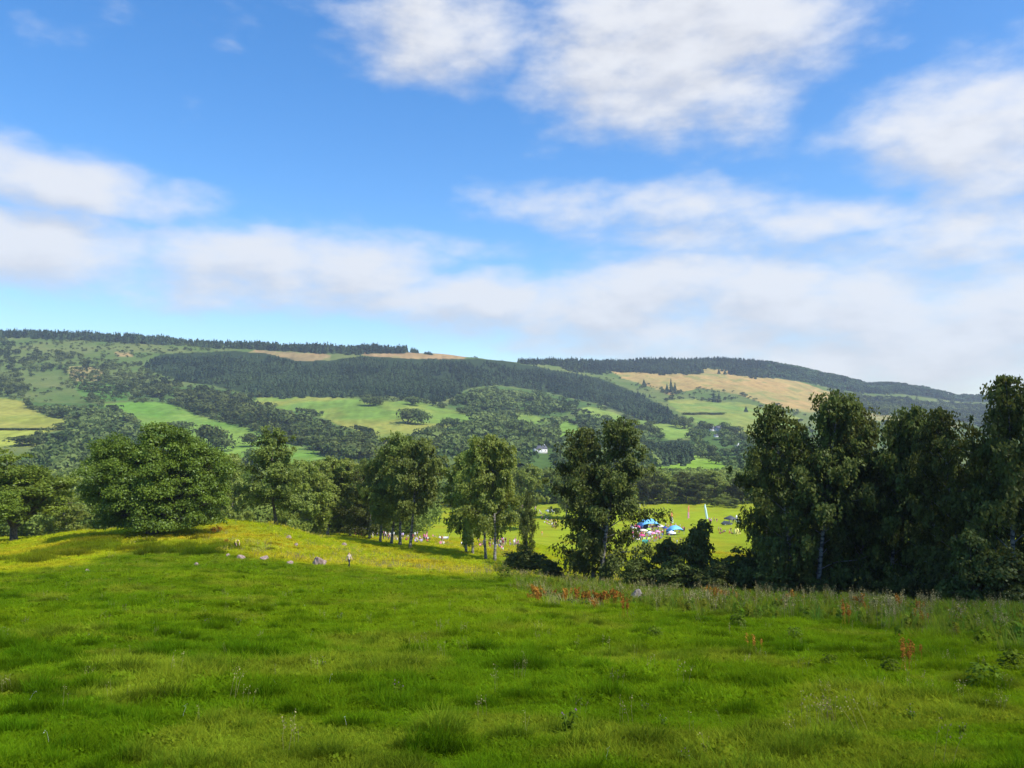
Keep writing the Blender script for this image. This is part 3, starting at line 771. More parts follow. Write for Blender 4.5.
# woods on the valley floor behind the meadow and behind the show field
nv = 9000; vy = g.uniform(205, 640, nv); vx = g.uniform(-.78, .82, nv) * vy; vu = 512 + F * vx / vy
ok = (g.uniform(0, 1, nv) < vy / 640) & (((vu < 425) & (vy > 205)) | ((vu >= 425) & (vu < 465) & (vy > 425)) | ((vu >= 465) & (vu < 505) & (vy > 330)) | ((vu >= 505) & (vu < 1100) & (vy > 438)))
_, vv_ = project(vx, vy, H(vx, vy)); ok &= ~((np.abs(vu - 78) < 7) & (vy < 522) & (vy > 330)) & ~((np.abs(vu - 63) < 6) & (vy < 482) & (vy > 330))
vx, vy, vu = vx[ok], vy[ok], vu[ok]
FN = [far_broad(900 + q, 260, .46) for q in range(5)]; FV = [far_broad(920 + q, 1100, .20) for q in range(5)]
for nm_, sel, pr, lab in (('valley_wood', vy < 340, FV, 'pale green wood on the valley floor just behind the meadow trees'), ('field_edge_wood', vy >= 340, FN, 'darker wood filling the valley floor beyond the show field')):
    P = np.stack([vx[sel], vy[sel], H(vx[sel], vy[sel]) - .4], 1)
    tag(link(nm_, wood_mesh(nm_, P, g.uniform(6.5, 10.5, len(P)), g.uniform(.9, 1.3, len(P)), pr, g), M_VAL), lab, 'wood', None, 'stuff')
# hedges and bushes along the edges of the far fields, and bushes strewn over the rough hill ground
HP = []
for nm, poly, ca, cb in FIELDS:
    if nm in ('tan_clear_a', 'tan_clear_b', 'scrub_tan', 'scrub_tanb', 'fern', 'strip'): continue
    for (ua, va), (ub, vb) in zip(poly, poly[1:] + poly[:1]):
        L_ = math.hypot(ub - ua, (vb - va) * 3)
        for _ in range(int(L_ / 2.2)):
            t = g.uniform(0, 1); u_, v_ = ua + (ub - ua) * t + g.normal(0, .8), va + (vb - va) * t + g.normal(0, .6)
            if not (-40 < u_ < 1000) or fbm(np.array([u_ / 22.]), np.array([v_ / 9.]), 231, 2)[0] < .47: continue
            p = hit(u_, v_, 660)
            if p is not None: HP.append(p)
HP = np.array(HP)
tag(link('hedgerow', wood_mesh('hedgerow', HP, g.uniform(2.5, 9, len(HP)), g.uniform(.9, 1.5, len(HP)), FB, g), M_FARB), 'broken hedges and bushes lining the far fields', 'hedge', None, 'stuff')
infield = np.zeros(NC, bool)
for _, poly, *_r in FIELDS: infield |= inpoly(cu, cvj, poly)
for _, poly in CONIFER + BROAD: infield |= inpoly(cu, cvj, poly)
m = ~infield & (cy < np.interp(512 + F * cx / cy, DU, DR)) & (cy > 660) & thin(700) & (fbm(cx / 60, cy / 60, 241, 3) > .45)
P = np.stack([cx[m], cy[m], cz[m] - .2], 1)
tag(link('hill_bushes', wood_mesh('hill_bushes', P, g.uniform(2, 8, len(P)), g.uniform(.9, 1.4, len(P)), FB, g), M_FARB), 'bushes strewn over the rough ground between the far woods', 'bushes', None, 'stuff')
# sparse scrub and young trees on the rough upper slope
m = inpoly(cu, cvj, [(-100, 336), (128, 342), (256, 350), (256, 352), (160, 354), (147, 363), (60, 350), (20, 342), (-100, 342)]) & thin(420)
P = np.stack([cx[m], cy[m], cz[m] - .2], 1)
tag(link('scrub', wood_mesh('scrub', P, g.uniform(2, 5, len(P)), np.full(len(P), 1.5), FB, g), M_FARB), 'low scrub dotted over the open slope below the skyline belt', 'scrub', None, 'stuff')

# single far trees in the fields ---------------------------------------
far_meshes = []
for k_ in range(4):
    vs = []; ts = []
    for q in range(3):
        gg = np.random.default_rng(60 + k_ * 7 + q)
        v, t = far_broad(200 + k_ * 5 + q, 200)
        v = v.reshape(-1, 4, 3); cc = v.mean(1, keepdims=True); v = cc + (v - cc) * .62
        v = v.reshape(-1, 3).copy(); v[:, 2] = .03 + (v[:, 2] - v[:, 2].min()) / (v[:, 2].max() - v[:, 2].min()) * .97; vs.append(v * np.array([.95, .95, 1])); ts.append(t)
    me = card_mesh('crown', np.concatenate(vs), np.concatenate(ts)); me.materials.append(M_FARB); far_meshes.append(me)
con_mesh = []
for k_ in range(2):
    v, t = far_conif(300 + k_, 90); me = card_mesh('crown', v, t); me.materials.append(M_FARC); con_mesh.append(me)
stem = MB(); stem.tube([(0, 0, -.05), (0, 0, .35)], [.035, .025], 6); stem = stem.mesh('trunk'); stem.materials.append(M_BARK)
def far_tree(u, v, hpx, wpx, label, group=None, conifer=False):
    p = hit(u, v, 600)
    if p is None: return
    h = hpx * p[1] / F; w = wpx * p[1] / F
    root = empty('conifer_tree' if conifer else 'broadleaf_tree', p, random.uniform(0, 6.28)); root.scale = (w, w, h)
    if conifer: root.scale = (w * 2, w * 2, h)
    link('crown', random.choice(con_mesh if conifer else far_meshes), None, root); link('trunk', stem, None, root)
    tag(root, label, 'tree', group)
FT = 'single trees standing in the far fields'
for a in [(408, 424, 16, 15, 'left half of the big dark tree clump in the golden field'), (418, 425, 17, 14, 'right half of the big dark tree clump in the golden field'),
          (370, 406, 9, 13, 'small dark tree at the upper edge of the golden field'), (379, 404, 5, 8, 'tiny bush right of the small dark tree in the golden field'),
          (412, 405, 9, 13, 'dark tree at the wood edge above the big clump'), (448, 429, 12, 9, 'left slim tree at the right end of the golden field'),
          (456, 430, 12, 10, 'right slim tree at the right end of the golden field'), (22, 446, 11, 24, 'dark round tree on the edge of the yellow field at left'),
          (208, 448, 24, 22, 'large grey green tree on the green slope above the oak'), (222, 452, 15, 16, 'smaller tree leaning on the large grey green tree'),
          (177, 433, 12, 20, 'dark tree showing above the top of the oak'), (251, 447, 14, 14, 'round dark tree in the green field right of the oak'),
          (252, 463, 15, 12, 'second dark tree below the round one in the green field'), (271, 446, 6, 8, 'small hedge tree right of the round dark field tree'),
          (263, 446, 5, 10, 'low hedge bush right of the round dark field tree'), (470, 434, 14, 14, 'dark tree at the lower right end of the golden field'), (482, 437, 14, 15, 'dark tree right of the lower end of the golden field')]:
    far_tree(*a, group=FT)
for k_, (u_, v_) in enumerate([(430, 444), (438, 441), (444, 447), (452, 446), (460, 450), (433, 453), (446, 456), (425, 449)]):
    far_tree(u_, v_, random.uniform(12, 17), random.uniform(13, 18), 'dark round tree in the clump below the right end of the golden field', 'dark trees below the golden field')
for k_, (u_, v_) in enumerate([(266, 418), (276, 424), (284, 430), (292, 428), (300, 434), (308, 440), (315, 436), (322, 444), (330, 440), (338, 449), (345, 444), (352, 452), (360, 449), (368, 456), (372, 450), (318, 450), (334, 456), (350, 460)]):
    far_tree(u_, v_, random.uniform(12, 18), random.uniform(13, 20), 'dark hedgerow tree in the belt below the golden field', 'trees in the belt below the golden field')
for a in [(671, 392, 14, 4, 'tallest of the three dark conifers on the tan field', 0), (675, 393, 11, 4, 'middle of the three dark conifers on the tan field', 0), (667, 392, 9, 4, 'left of the three dark conifers on the tan field', 0),
          (714, 402, 11, 4, 'left of the two conifers by the scrub', 0), (719, 402, 9, 4, 'right of the two conifers by the scrub', 0), (746, 412, 6, 4, 'lone small conifer near the right end of the green field', 0), (644, 387, 8, 5, 'small conifer at the left end of the tan field', 0)]:
    far_tree(a[0], a[1], a[2], a[3], a[4], 'lone conifers on the far fields', True)
for k_, (u_, v_) in enumerate([(676, 427), (684, 429), (640, 432), (650, 436), (660, 440), (700, 436), (707, 433), (726, 432), (735, 434), (723, 440), (730, 445), (742, 444), (748, 452), (738, 455), (725, 455), (712, 455), (702, 458), (716, 464), (640, 445), (650, 450), (745, 462), (606, 424), (620, 428), (600, 432)]):
    far_tree(u_, v_, random.uniform(7, 12), random.uniform(8, 12), 'dark tree among the small green fields by the farmhouses', 'trees among the small green fields')
for k_ in range(11):
    u_ = 686 + k_ * 3.6; v_ = 414.5 + .2 * math.sin(k_)
    far_tree(u_, v_, 2.2, 6, 'low hedge bush dividing the gold and green fields', 'hedge bushes across the far green field')
for k_ in range(9):
    far_tree(-2 + k_ * 7.5, 430, 2.2, 8, 'low hedge bush dividing the two yellow fields at left', 'hedge bushes between the yellow fields')
# thin pines standing past the plantation end on the skyline
for k_ in range(12):
    u_ = 408 + k_ * 1.6 + 6 * (k_ > 6) ; far_tree(u_, np.interp(u_, RU, RV) + 1.2, random.uniform(3.5, 7) * (1 - k_ / 22), 3, 'sparse pine on the bare skyline past the end of the spruce belt', 'sparse skyline pines', True)

# ------------------------------------------------------------------ houses far off
M_WALLW = plain('white_render', (.75, .75, .72), .8, .05); M_ROOF = plain('slate_roof', (.10, .10, .12), .7, .2); M_GLASS = plain('dark_window', (.03, .04, .05), .2, .1)
M_ROOFP = plain('pale_roof', (.50, .50, .48), .7, .1)
def house(u, v, wpx, hpx, label, rz, roofmat=M_ROOF, ymin=600, Y=None):
    p = hit(u, v, ymin) if Y is None else on(u, Y)
    w = wpx * p[1] / F; h = hpx * p[1] / F; d = w * .55; e = h * .58
    root = empty('house', p, rz)
    b = MB(); b.box((0, 0, e / 2 - 1), (w, d, e + 2))
    b.add([(-w/2, -d/2, e), (-w/2, d/2, e), (-w/2, 0, h - .15), (w/2, -d/2, e), (w/2, d/2, e), (w/2, 0, h - .15)], [[0, 1, 2], [5, 4, 3]])
    b.build('wall', M_WALLW, root)
    r = MB()
    for s in (-1, 1):
        a = np.array([[-w/2 - .3, s * (d/2 + .4), e - .35], [w/2 + .3, s * (d/2 + .4), e - .35], [w/2 + .3, 0, h], [-w/2 - .3, 0, h]])
        bb = a + np.array([0, 0, .25])
        r.add(np.concatenate([a, bb]), [[0, 1, 2, 3], [7, 6, 5, 4], [0, 4, 5, 1], [1, 5, 6, 2], [2, 6, 7, 3], [3, 7, 4, 0]])
    ro = r.build('roof', roofmat, root)
    c = MB(); c.box((w * .38, 0, h + .3), (.9, .7, 1.8)); c.build('chimney', M_WALLW, ro)
    for k in (-.3, 0, .3):
        wd = MB(); wd.box((k * w, -d/2 - .01, e * .55), (1.1, .12, 1.4)); wd.build('window', M_GLASS, root)
    tag(root, label, 'house')
house(540, 453, 13, 7.5, 'white house with dark roof among trees in the middle of the valley', .5)
house(712, 431, 5, 4, 'left white farmhouse below the far green field', .3)
house(718, 431, 6, 5, 'right white farmhouse with chimney below the far green field', -.4)
house(716, 437, 4, 3, 'low white outbuilding in front of the white farmhouses', .2)
house(78, 480, 7, 5, 'pale roofed house among trees left of the oak', .2, M_ROOFP, 300, 520)
house(63, 487, 5, 5, 'small pale cottage peeping between the left trees', -.3, M_ROOFP, 300, 480)
house(737, 447, 4, 3, 'tiny pale cottage in the dark wood at right', .1, M_ROOFP)

# ------------------------------------------------------------------ EXTRA (people, tents, flags, rocks, plants, grass)
# ---- rocks
def rock(u, v, wpx, hpx, label, mat, seed):
    p = hit(u, v)
    g = np.random.default_rng(seed); w = wpx * p[1] / F; h = hpx * p[1] / F
    import bmesh
    bm = bmesh.new(); bmesh.ops.create_icosphere(bm, subdivisions=4, radius=1)
    off = [g.normal(0, 1, 3) for _ in range(14)]
    for vt in bm.verts:
        d = np.array(vt.co); k = 1.0
        for n_ in off[:9]:
            n_ = n_ / np.linalg.norm(n_); t = d @ n_
            if t > .62: k = min(k, .62 / t + .06)
        k *= 1 + .08 * math.sin(d[0] * 7 + off[10][0]) * math.sin(d[1] * 8 + off[11][1]) * math.cos(d[2] * 6)
        vt.co = Vector(d * k)
    me = bpy.data.meshes.new('boulder'); bm.to_mesh(me); bm.free()
    o = link('boulder', me, mat, None, (p[0], p[1], p[2] + h * .25))
    o.scale = (w * .62, w * .5, h * .85); o.rotation_euler = (g.normal(0, .2), g.normal(0, .2), g.uniform(0, 6))
    tag(o, label, 'rock', 'boulders lying in the meadow')
for q, a in enumerate([(319, 566, 15, 9, 'largest pink boulder in the meadow beside the walking woman', M_ROCK), (265, 561, 10, 6, 'grey and white boulder between the oak and the largest pink boulder', M_ROCK),
      (290, 565, 8, 4, 'flat pink stone left of the largest boulder', M_ROCK), (240, 559, 8, 4, 'low pink stone below the bending person', M_ROCK), (228, 557, 5, 3, 'small pink stone left of the low pink stone', M_ROCK),
      (289, 539, 6, 4, 'pale stone high on the knoll under the lone birch', M_ROCK), (296, 546, 4, 3, 'small pale stone below the one under the lone birch', M_ROCK), (344, 546, 5, 3, 'small pale stone right of the knoll slope', M_ROCK),
      (88, 573, 5, 4, 'small white stone in the grass below the oak', M_ROCK), (71, 569, 6, 3, 'dull stone left of the small white stone', M_ROCKG), (197, 566, 6, 3, 'flat buff stone in the grass right below the oak', M_ROCK),
      (227, 516, 4, 3, 'tiny stone on top of the knoll', M_ROCK), (637, 600, 14, 10, 'brown boulder in rough grass in front of the shrubs', M_ROCKG)]):
    rock(*a, q + 3)

# ---- people
def skin_body(joints, edges, radii):
    me = bpy.data.meshes.new('body'); me.from_pydata([tuple(j) for j in joints], edges, [])
    o = bpy.data.objects.new('body', me); COL.objects.link(o)
    sk = o.modifiers.new('skin', 'SKIN'); sk.use_smooth_shade = True
    for q, r in enumerate(radii):
        me.skin_vertices[0].data[q].radius = (r[0], r[1]) if hasattr(r, '__len__') else (r, r)
        me.skin_vertices[0].data[q].use_root = (q == 0)
    sb_ = o.modifiers.new('sub', 'SUBSURF'); sb_.levels = 1; sb_.render_levels = 1
    dg = bpy.context.evaluated_depsgraph_get(); ev = o.evaluated_get(dg)
    out_ = bpy.data.meshes.new_from_object(ev)
    bpy.data.objects.remove(o); bpy.data.meshes.remove(me)
    return out_
# pelvis spine chest neck head top | shoulder elbow wrist hand (L, R) | hip knee ankle toe (L, R)
EDG = [(0,1),(1,2),(2,3),(3,4),(4,5),(2,6),(6,7),(7,8),(8,9),(2,10),(10,11),(11,12),(12,13),(0,14),(14,15),(15,16),(16,17),(0,18),(18,19),(19,20),(20,21)]
RAD = [(.15,.11),(.135,.10),(.16,.11),.055,.095,.07,.062,.048,.034,.028,.062,.048,.034,.028,.095,.062,.042,.036,.095,.062,.042,.036]
def pose(kind):
    P = {0:(0,0,.95),1:(0,0,1.15),2:(0,0,1.38),3:(0,-.01,1.50),4:(0,-.02,1.62),5:(0,0,1.73),6:(-.19,0,1.42),7:(-.24,.03,1.15),8:(-.25,-.04,.90),9:(-.25,-.07,.78),
         10:(.19,0,1.42),11:(.24,.03,1.15),12:(.25,-.04,.90),13:(.25,-.07,.78),14:(-.10,0,.90),15:(-.11,-.02,.49),16:(-.11,.03,.08),17:(-.12,-.12,.04),18:(.10,0,.90),19:(.11,-.02,.49),20:(.11,.03,.08),21:(.12,-.12,.04)}
    if kind == 'walk':
        P.update({15:(-.10,-.20,.52),16:(-.11,-.24,.09),17:(-.11,-.38,.06),19:(.10,.06,.50),20:(.11,.33,.14),21:(.11,.24,.04),7:(-.24,.14,1.17),8:(-.24,.16,.93),9:(-.24,.15,.82),11:(.24,-.08,1.16),12:(.22,-.26,1.0),13:(.21,-.33,.93)})
    if kind == 'sit':
        P = {k: (x, y, z - .82) for k, (x, y, z) in P.items()}
        P.update({15:(-.16,-.38,.42),16:(-.15,-.62,.08),17:(-.15,-.76,.05),19:(.18,-.38,.38),20:(.16,-.66,.08),21:(.16,-.80,.05),7:(-.27,-.08,.36),8:(-.22,-.30,.40),9:(-.18,-.38,.42),11:(.27,-.08,.36),12:(.22,-.30,.38),13:(.18,-.38,.40)})
    if kind == 'bend':
        P.update({0:(0,.12,.92),1:(0,-.02,1.06),2:(0,-.24,1.18),3:(0,-.36,1.20),4:(0,-.46,1.16),5:(0,-.55,1.10),6:(-.18,-.27,1.17),7:(-.22,-.36,.90),8:(-.18,-.46,.66),9:(-.16,-.50,.56),10:(.18,-.27,1.17),11:(.22,-.36,.90),12:(.18,-.46,.66),13:(.16,-.50,.56),14:(-.10,.10,.88),18:(.10,.10,.88)})
    return np.array([P[k] for k in range(22)])
def region_mesh(kind):
    J = pose(kind); me = skin_body(J, EDG, RAD)
    # 0 skin, 1 shirt, 2 trousers, 3 hair, 4 shoes
    seg = {}
    for e in EDG: seg[e] = 0
    for e in [(0,1),(1,2),(2,6),(6,7),(2,10),(10,11)]: seg[e] = 1
    for e in [(0,14),(14,15),(15,16),(0,18),(18,19),(19,20)]: seg[e] = 2
    for e in [(16,17),(20,21)]: seg[e] = 4
    ids = []
    hd = J[5] - J[4]; hd = hd / np.linalg.norm(hd)
    for p in me.polygons:
        c = np.array(p.center); best = 9; r_ = 0; be = None
        for (a, b), s in seg.items():
            ab = J[b] - J[a]; t = np.clip((c - J[a]) @ ab / (ab @ ab), 0, 1); d = np.linalg.norm(c - J[a] - ab * t)
            if d < best: best = d; r_ = s; be = (a, b)
        if be in ((4, 5), (3, 4)) and ((c - J[4]) @ hd > .045 or (c[1] - J[4][1] > .03 and (c - J[4]) @ hd > -.05)): r_ = 3
        ids.append(r_)
    for _ in range(5): me.materials.append(None)
    me.polygons.foreach_set('material_index', np.array(ids, np.int32))
    return me
PM = {k: region_mesh(k) for k in ('stand', 'walk', 'sit', 'bend')}
CL = {'red': (.60, .05, .05), 'pink': (.75, .22, .38), 'white': (.78, .78, .76), 'blue': (.08, .16, .50), 'navy': (.03, .04, .12), 'black': (.025, .025, .03), 'grey': (.28, .28, .30),
      'lilac': (.50, .40, .70), 'orange': (.75, .28, .06), 'green': (.12, .35, .12), 'yellow': (.75, .65, .12), 'cream': (.70, .62, .48), 'maroon': (.25, .04, .07), 'beige': (.5, .4, .28)}
CLM = {k: plain(k + '_cloth', c, .85, .1) for k, c in CL.items()}
M_SKIN = plain('skin', (.55, .34, .25), .6, .05)
HAIR = {k: plain(k + '_hair', c, .6, .2) for k, c in {'dark': (.04, .03, .02), 'brown': (.10, .06, .03), 'fair': (.38, .27, .12)}.items()}
M_SHOE = plain('shoes', (.05, .045, .04), .7, .1)
def person(u, v, kind, top, legs, label, group=None, rz=None, hair=None, sc=1.0):
    p = hit(u, v, 60)
    o = link('person', PM[kind], None, None, (p[0], p[1], p[2] - .02))
    o.rotation_euler = (0, 0, random.uniform(0, 6.28) if rz is None else rz); o.scale = (sc, sc, sc)
    hair = hair or random.choice(list(HAIR))
    for q, mt in enumerate([M_SKIN, CLM[top], CLM[legs], HAIR[hair], M_SHOE]):
        o.material_slots[q].link = 'OBJECT'; o.material_slots[q].material = mt
    tag(o, label, 'person', group)
    return o
person(349, 568, 'walk', 'beige', 'black', 'person in pale sleeveless top and black trousers walking alone across the meadow', rz=.9, hair='dark', sc=.9)
person(236, 550, 'bend', 'yellow', 'black', 'person in yellow top and black trousers bending over in the grass right of the oak', rz=.8, hair='fair')
person(319, 531, 'stand', 'pink', 'maroon', 'standing walker in pink top at the foot of the pale birches', rz=.2)
person(316.5, 531, 'walk', 'maroon', 'navy', 'walker in maroon top close to the pink topped walker', rz=1.2)
person(344.5, 533, 'stand', 'white', 'grey', 'lone spectator in white top left of the red and pink trio', rz=0)
for u, v, k, t, l, lb in [(355, 536, 'stand', 'white', 'maroon', 'spectator in white top at the left end of the red and pink trio'), (358.3, 536, 'stand', 'red', 'maroon', 'spectator in red top in the middle of the red and pink trio'), (361.5, 536, 'stand', 'pink', 'red', 'spectator in pink top at the right end of the red and pink trio'),
      (372.8, 538, 'walk', 'white', 'cream', 'walker in white top left of the leftmost trunk of the birch clump'), (376.8, 538, 'walk', 'lilac', 'navy', 'walker in lilac top left of the leftmost trunk of the birch clump')]:
    person(u, v, k, t, l, lb, 'spectators left of the four trunk birch clump')
def crowd(place, group, items):
    for u, v, k, t, l in items:
        pz = {'stand': 'standing', 'walk': 'walking', 'sit': 'sitting', 'bend': 'bending'}[k]
        person(u, v, k, t, l, f'{pz} person, {t} top, {l} legs, {place}', group)
crowd('among the trunks of the birch clump', 'spectators among the trunks of the birch clump', [(386.5, 540, 'stand', 'cream', 'grey'), (388.5, 541, 'stand', 'maroon', 'navy'), (393.5, 538, 'stand', 'white', 'beige'), (396, 538.5, 'sit', 'cream', 'beige'), (403, 539, 'stand', 'lilac', 'navy'), (401, 540, 'sit', 'white', 'navy')])
crowd('right of the birch clump', 'picnic group right of the birch clump', [(415, 543, 'sit', 'lilac', 'navy'), (417.5, 541.5, 'sit', 'white', 'navy'), (419.5, 541, 'sit', 'maroon', 'black'), (421, 542.5, 'sit', 'lilac', 'grey'), (424, 541, 'stand', 'maroon', 'black'), (422.5, 542, 'sit', 'grey', 'navy'), (427, 542.5, 'sit', 'red', 'black'), (435, 538.5, 'sit', 'white', 'grey')])
crowd('between the two birch groups', 'spectators between the two birch groups', [(440.5, 545, 'sit', 'pink', 'beige'), (442, 543.5, 'stand', 'orange', 'beige'), (443.5, 545, 'sit', 'cream', 'beige'), (461.5, 545, 'sit', 'white', 'grey'), (463.5, 546, 'sit', 'lilac', 'navy'), (481, 545, 'sit', 'maroon', 'navy'), (484.5, 545.5, 'sit', 'grey', 'black'), (489, 545, 'sit', 'maroon', 'black')])
crowd('by the slanting white birch', 'spectators by the slanting white birch', [(496, 547, 'sit', 'white', 'grey'), (499, 547.5, 'sit', 'lilac', 'navy'), (501.5, 549.5, 'sit', 'pink', 'cream'), (503, 551, 'sit', 'white', 'beige'), (515.5, 545, 'stand', 'cream', 'beige'), (510, 545, 'sit', 'grey', 'navy')])
crowd('in the line beside the weeping birch', 'line of spectators beside the weeping birch', [(522.5, 508, 'stand', 'white', 'pink'), (523.5, 511, 'stand', 'cream', 'maroon'), (533.5, 507, 'stand', 'cream', 'pink'), (535, 510, 'stand', 'white', 'lilac'), (537.5, 512, 'sit', 'navy', 'navy'), (541.5, 514, 'sit', 'grey', 'navy'), (545, 514.5, 'sit', 'black', 'navy'), (547.5, 513, 'stand', 'white', 'grey'),
      (553, 515, 'stand', 'maroon', 'white'), (544.5, 523, 'sit', 'white', 'maroon'), (547, 524, 'sit', 'pink', 'maroon'), (549, 525, 'sit', 'cream', 'black'), (551.5, 525, 'sit', 'white', 'beige'), (553.5, 527, 'sit', 'pink', 'cream'), (555, 529, 'stand', 'beige', 'maroon'), (533.5, 523, 'sit', 'maroon', 'black'), (542, 536, 'walk', 'orange', 'beige'), (589, 545, 'stand', 'pink', 'lilac')])
rg = random.Random(5)
crowd('in the line beside the weeping birch', 'line of spectators beside the weeping birch', [(520 + 36 * t_ + rg.uniform(-2, 2), 505 + 22 * t_ ** 1.3 + rg.uniform(-2, 2), rg.choice(['sit', 'stand']), rg.choice(['white', 'cream', 'maroon', 'pink', 'lilac', 'white']), rg.choice(['navy', 'black', 'beige', 'maroon'])) for t_ in [q / 34 for q in range(34)]])
crowd('by the slanting white birch', 'spectators by the slanting white birch', [(476 + rg.uniform(0, 44), 543 + rg.uniform(0, 5), rg.choice(['sit', 'stand']), rg.choice(['white', 'cream', 'maroon', 'pink', 'lilac']), rg.choice(['navy', 'black', 'beige'])) for _ in range(26)])
crowd('right of the birch clump', 'picnic group right of the birch clump', [(383 + rg.uniform(0, 60), 537 + rg.uniform(0, 5), rg.choice(['sit', 'stand']), rg.choice(['white', 'cream', 'maroon', 'pink', 'lilac']), rg.choice(['navy', 'black', 'beige'])) for _ in range(34)])
rg = random.Random(3)
tops = ['red', 'pink', 'white', 'maroon', 'lilac', 'navy', 'cream', 'pink', 'red', 'white', 'blue', 'black', 'orange']
crowd('in the crowd round the large blue tent', 'crowd round the large blue tent', [(630 + rg.uniform(0, 33), rg.uniform(527, 543), rg.choice(['stand', 'stand', 'walk', 'sit']), rg.choice(tops), rg.choice(['navy', 'black', 'beige', 'grey', 'maroon', 'cream'])) for _ in range(120)])
crowd('by the small blue tent', 'people by the small blue tent', [(661 + rg.uniform(0, 30), rg.uniform(527, 538), rg.choice(['stand', 'sit', 'walk']), rg.choice(tops), rg.choice(['navy', 'black', 'grey', 'beige'])) for _ in range(26)])
crowd('on the grass left of the yellow tent', 'people left of the yellow tent', [(718 + rg.uniform(0, 15), rg.uniform(531, 534), rg.choice(['sit', 'sit', 'stand']), rg.choice(['red', 'orange', 'maroon', 'pink', 'cream']), rg.choice(['beige', 'red', 'black'])) for _ in range(11)])
crowd('beside the pale tall flag', 'people beside the pale tall flag', [(709 + rg.uniform(0, 9), rg.uniform(521, 524), 'stand', rg.choice(['pink', 'lilac', 'maroon', 'cream']), rg.choice(['maroon', 'pink', 'navy'])) for _ in range(9)])
crowd('by the dark parked car', 'people by the dark parked car', [(723 + rg.uniform(0, 20), rg.uniform(522, 525), rg.choice(['stand', 'sit']), rg.choice(['grey', 'navy', 'black', 'white', 'blue']), rg.choice(['grey', 'navy', 'black'])) for _ in range(11)])
crowd('glimpsed between the two shrubs', 'people glimpsed between the two shrubs', [(674, 543, 'stand', 'cream', 'maroon'), (677, 545, 'walk', 'white', 'navy'), (686, 556, 'stand', 'yellow', 'orange'), (680, 540, 'sit', 'maroon', 'navy')])

# ---- tents, parasols, flags, car
M_BLUE = plain('sky_blue_nylon', (.16, .48, .80), .6, .08); M_NAVY = plain('navy_nylon', (.02, .05, .25), .6, .1); M_TWHITE = plain('white_canvas', (.80, .80, .79), .7, .05)
M_YEL = plain('yellow_nylon', (.80, .72, .16), .6, .08); M_STEEL = plain('grey_pole', (.45, .45, .46), .4, .1); M_DK = plain('dark_grey_nylon', (.06, .065, .075), .6, .1)
M_MAG = plain('magenta_nylon', (.65, .06, .22), .6, .08); M_PINK = plain('pink_nylon', (.80, .30, .48), .6, .08); M_CREAM = plain('cream_canvas', (.78, .70, .52), .7, .08); M_LIME = plain('lime_cloth', (.42, .62, .08), .8, .1); M_TEAL = plain('teal_cloth', (.03, .30, .28), .8, .1)
M_ORANGE = plain('orange_flag', (.80, .26, .10), .7, .06); M_CYAN = plain('pale_cyan_flag', (.62, .82, .80), .7, .06); M_GWH = plain('grey_white_flag', (.66, .64, .68), .7, .06)
def shelter(u, v, wpx, hpx, label, mat, side, rz):
    """arched event shelter: domed canopy on four legs with one closed side wall"""
    p = hit(u, v, 150); w = wpx * p[1] / F / 2; h = hpx * p[1] / F
    root = empty('dome_tent', p, rz)
    n, m = 16, 10; c = MB()
    for th, flip in ((1.0, 0), (.97, 1)):
        vv = []
        for a in range(m + 1):
            for b in range(n + 1):
                x = -1 + 2 * b / n; y = -1 + 2 * a / m
                z = .55 + .45 * (1 - abs(x) ** 2.4) * (1 - .75 * abs(y) ** 2.4) - .12 * (abs(x) > .99) 
                vv.append((x * w * th, y * w * .8 * th, h * z * th))
        qs = [[a*(n+1)+b, a*(n+1)+b+1, (a+1)*(n+1)+b+1, (a+1)*(n+1)+b] for a in range(m) for b in range(n)]
        c.add(vv, qs if not flip else [q[::-1] for q in qs])
    c.build('canopy', mat, root, True)
    for sx_ in (-1, 1):
        for sy_ in (-1, 1):
            l = MB(); l.tube([(sx_ * w * .98, sy_ * w * .78, 0), (sx_ * w * .98, sy_ * w * .78, h * .5)], .04, 6); l.build('leg', M_STEEL, root)
    s = MB(); s.box((-w * .95, 0, h * .27), (.05, w * 1.5, h * .54)); s.box((-w * .3, w * .76, h * .27), (w * 1.25, .05, h * .54)); s.build('side_wall', side, root)
    tag(root, label, 'tent', 'event tents in the show field')
def dome(u, v, wpx, hpx, label, mat, nm='camping_tent'):
    p = hit(u, v, 150); w = wpx * p[1] / F / 2; h = hpx * p[1] / F
    root = empty(nm, p, .5); c = MB(); n, m = 20, 8
    vv = []
    for a in range(m + 1):
        for b in range(n):
            t = a / m * math.pi / 2; az_ = b * 2 * math.pi / n; sq = 1 + .10 * math.cos(4 * az_)
            vv.append((math.cos(az_) * math.cos(t) * w * sq, math.sin(az_) * math.cos(t) * w * sq, h * math.sin(t) ** .85))
    c.add(vv, [[a*n+b, a*n+(b+1) % n, (a+1)*n+(b+1) % n, (a+1)*n+b] for a in range(m) for b in range(n)])
    c.build('canopy', mat, root, True)
    d = MB(); d.add([(-.28*w, -w*1.09, .03), (.28*w, -w*1.09, .03), (.16*w, -w*.86, h*.62), (-.16*w, -w*.86, h*.62), (-.28*w, -w*1.0, .03), (.28*w, -w*1.0, .03), (.16*w, -w*.8, h*.62), (-.16*w, -w*.8, h*.62)], [[0,1,2,3],[7,6,5,4],[0,4,5,1],[1,5,6,2],[2,6,7,3],[3,7,4,0]])
    d.build('door', M_DK, root); tag(root, label, 'tent', 'event tents in the show field')
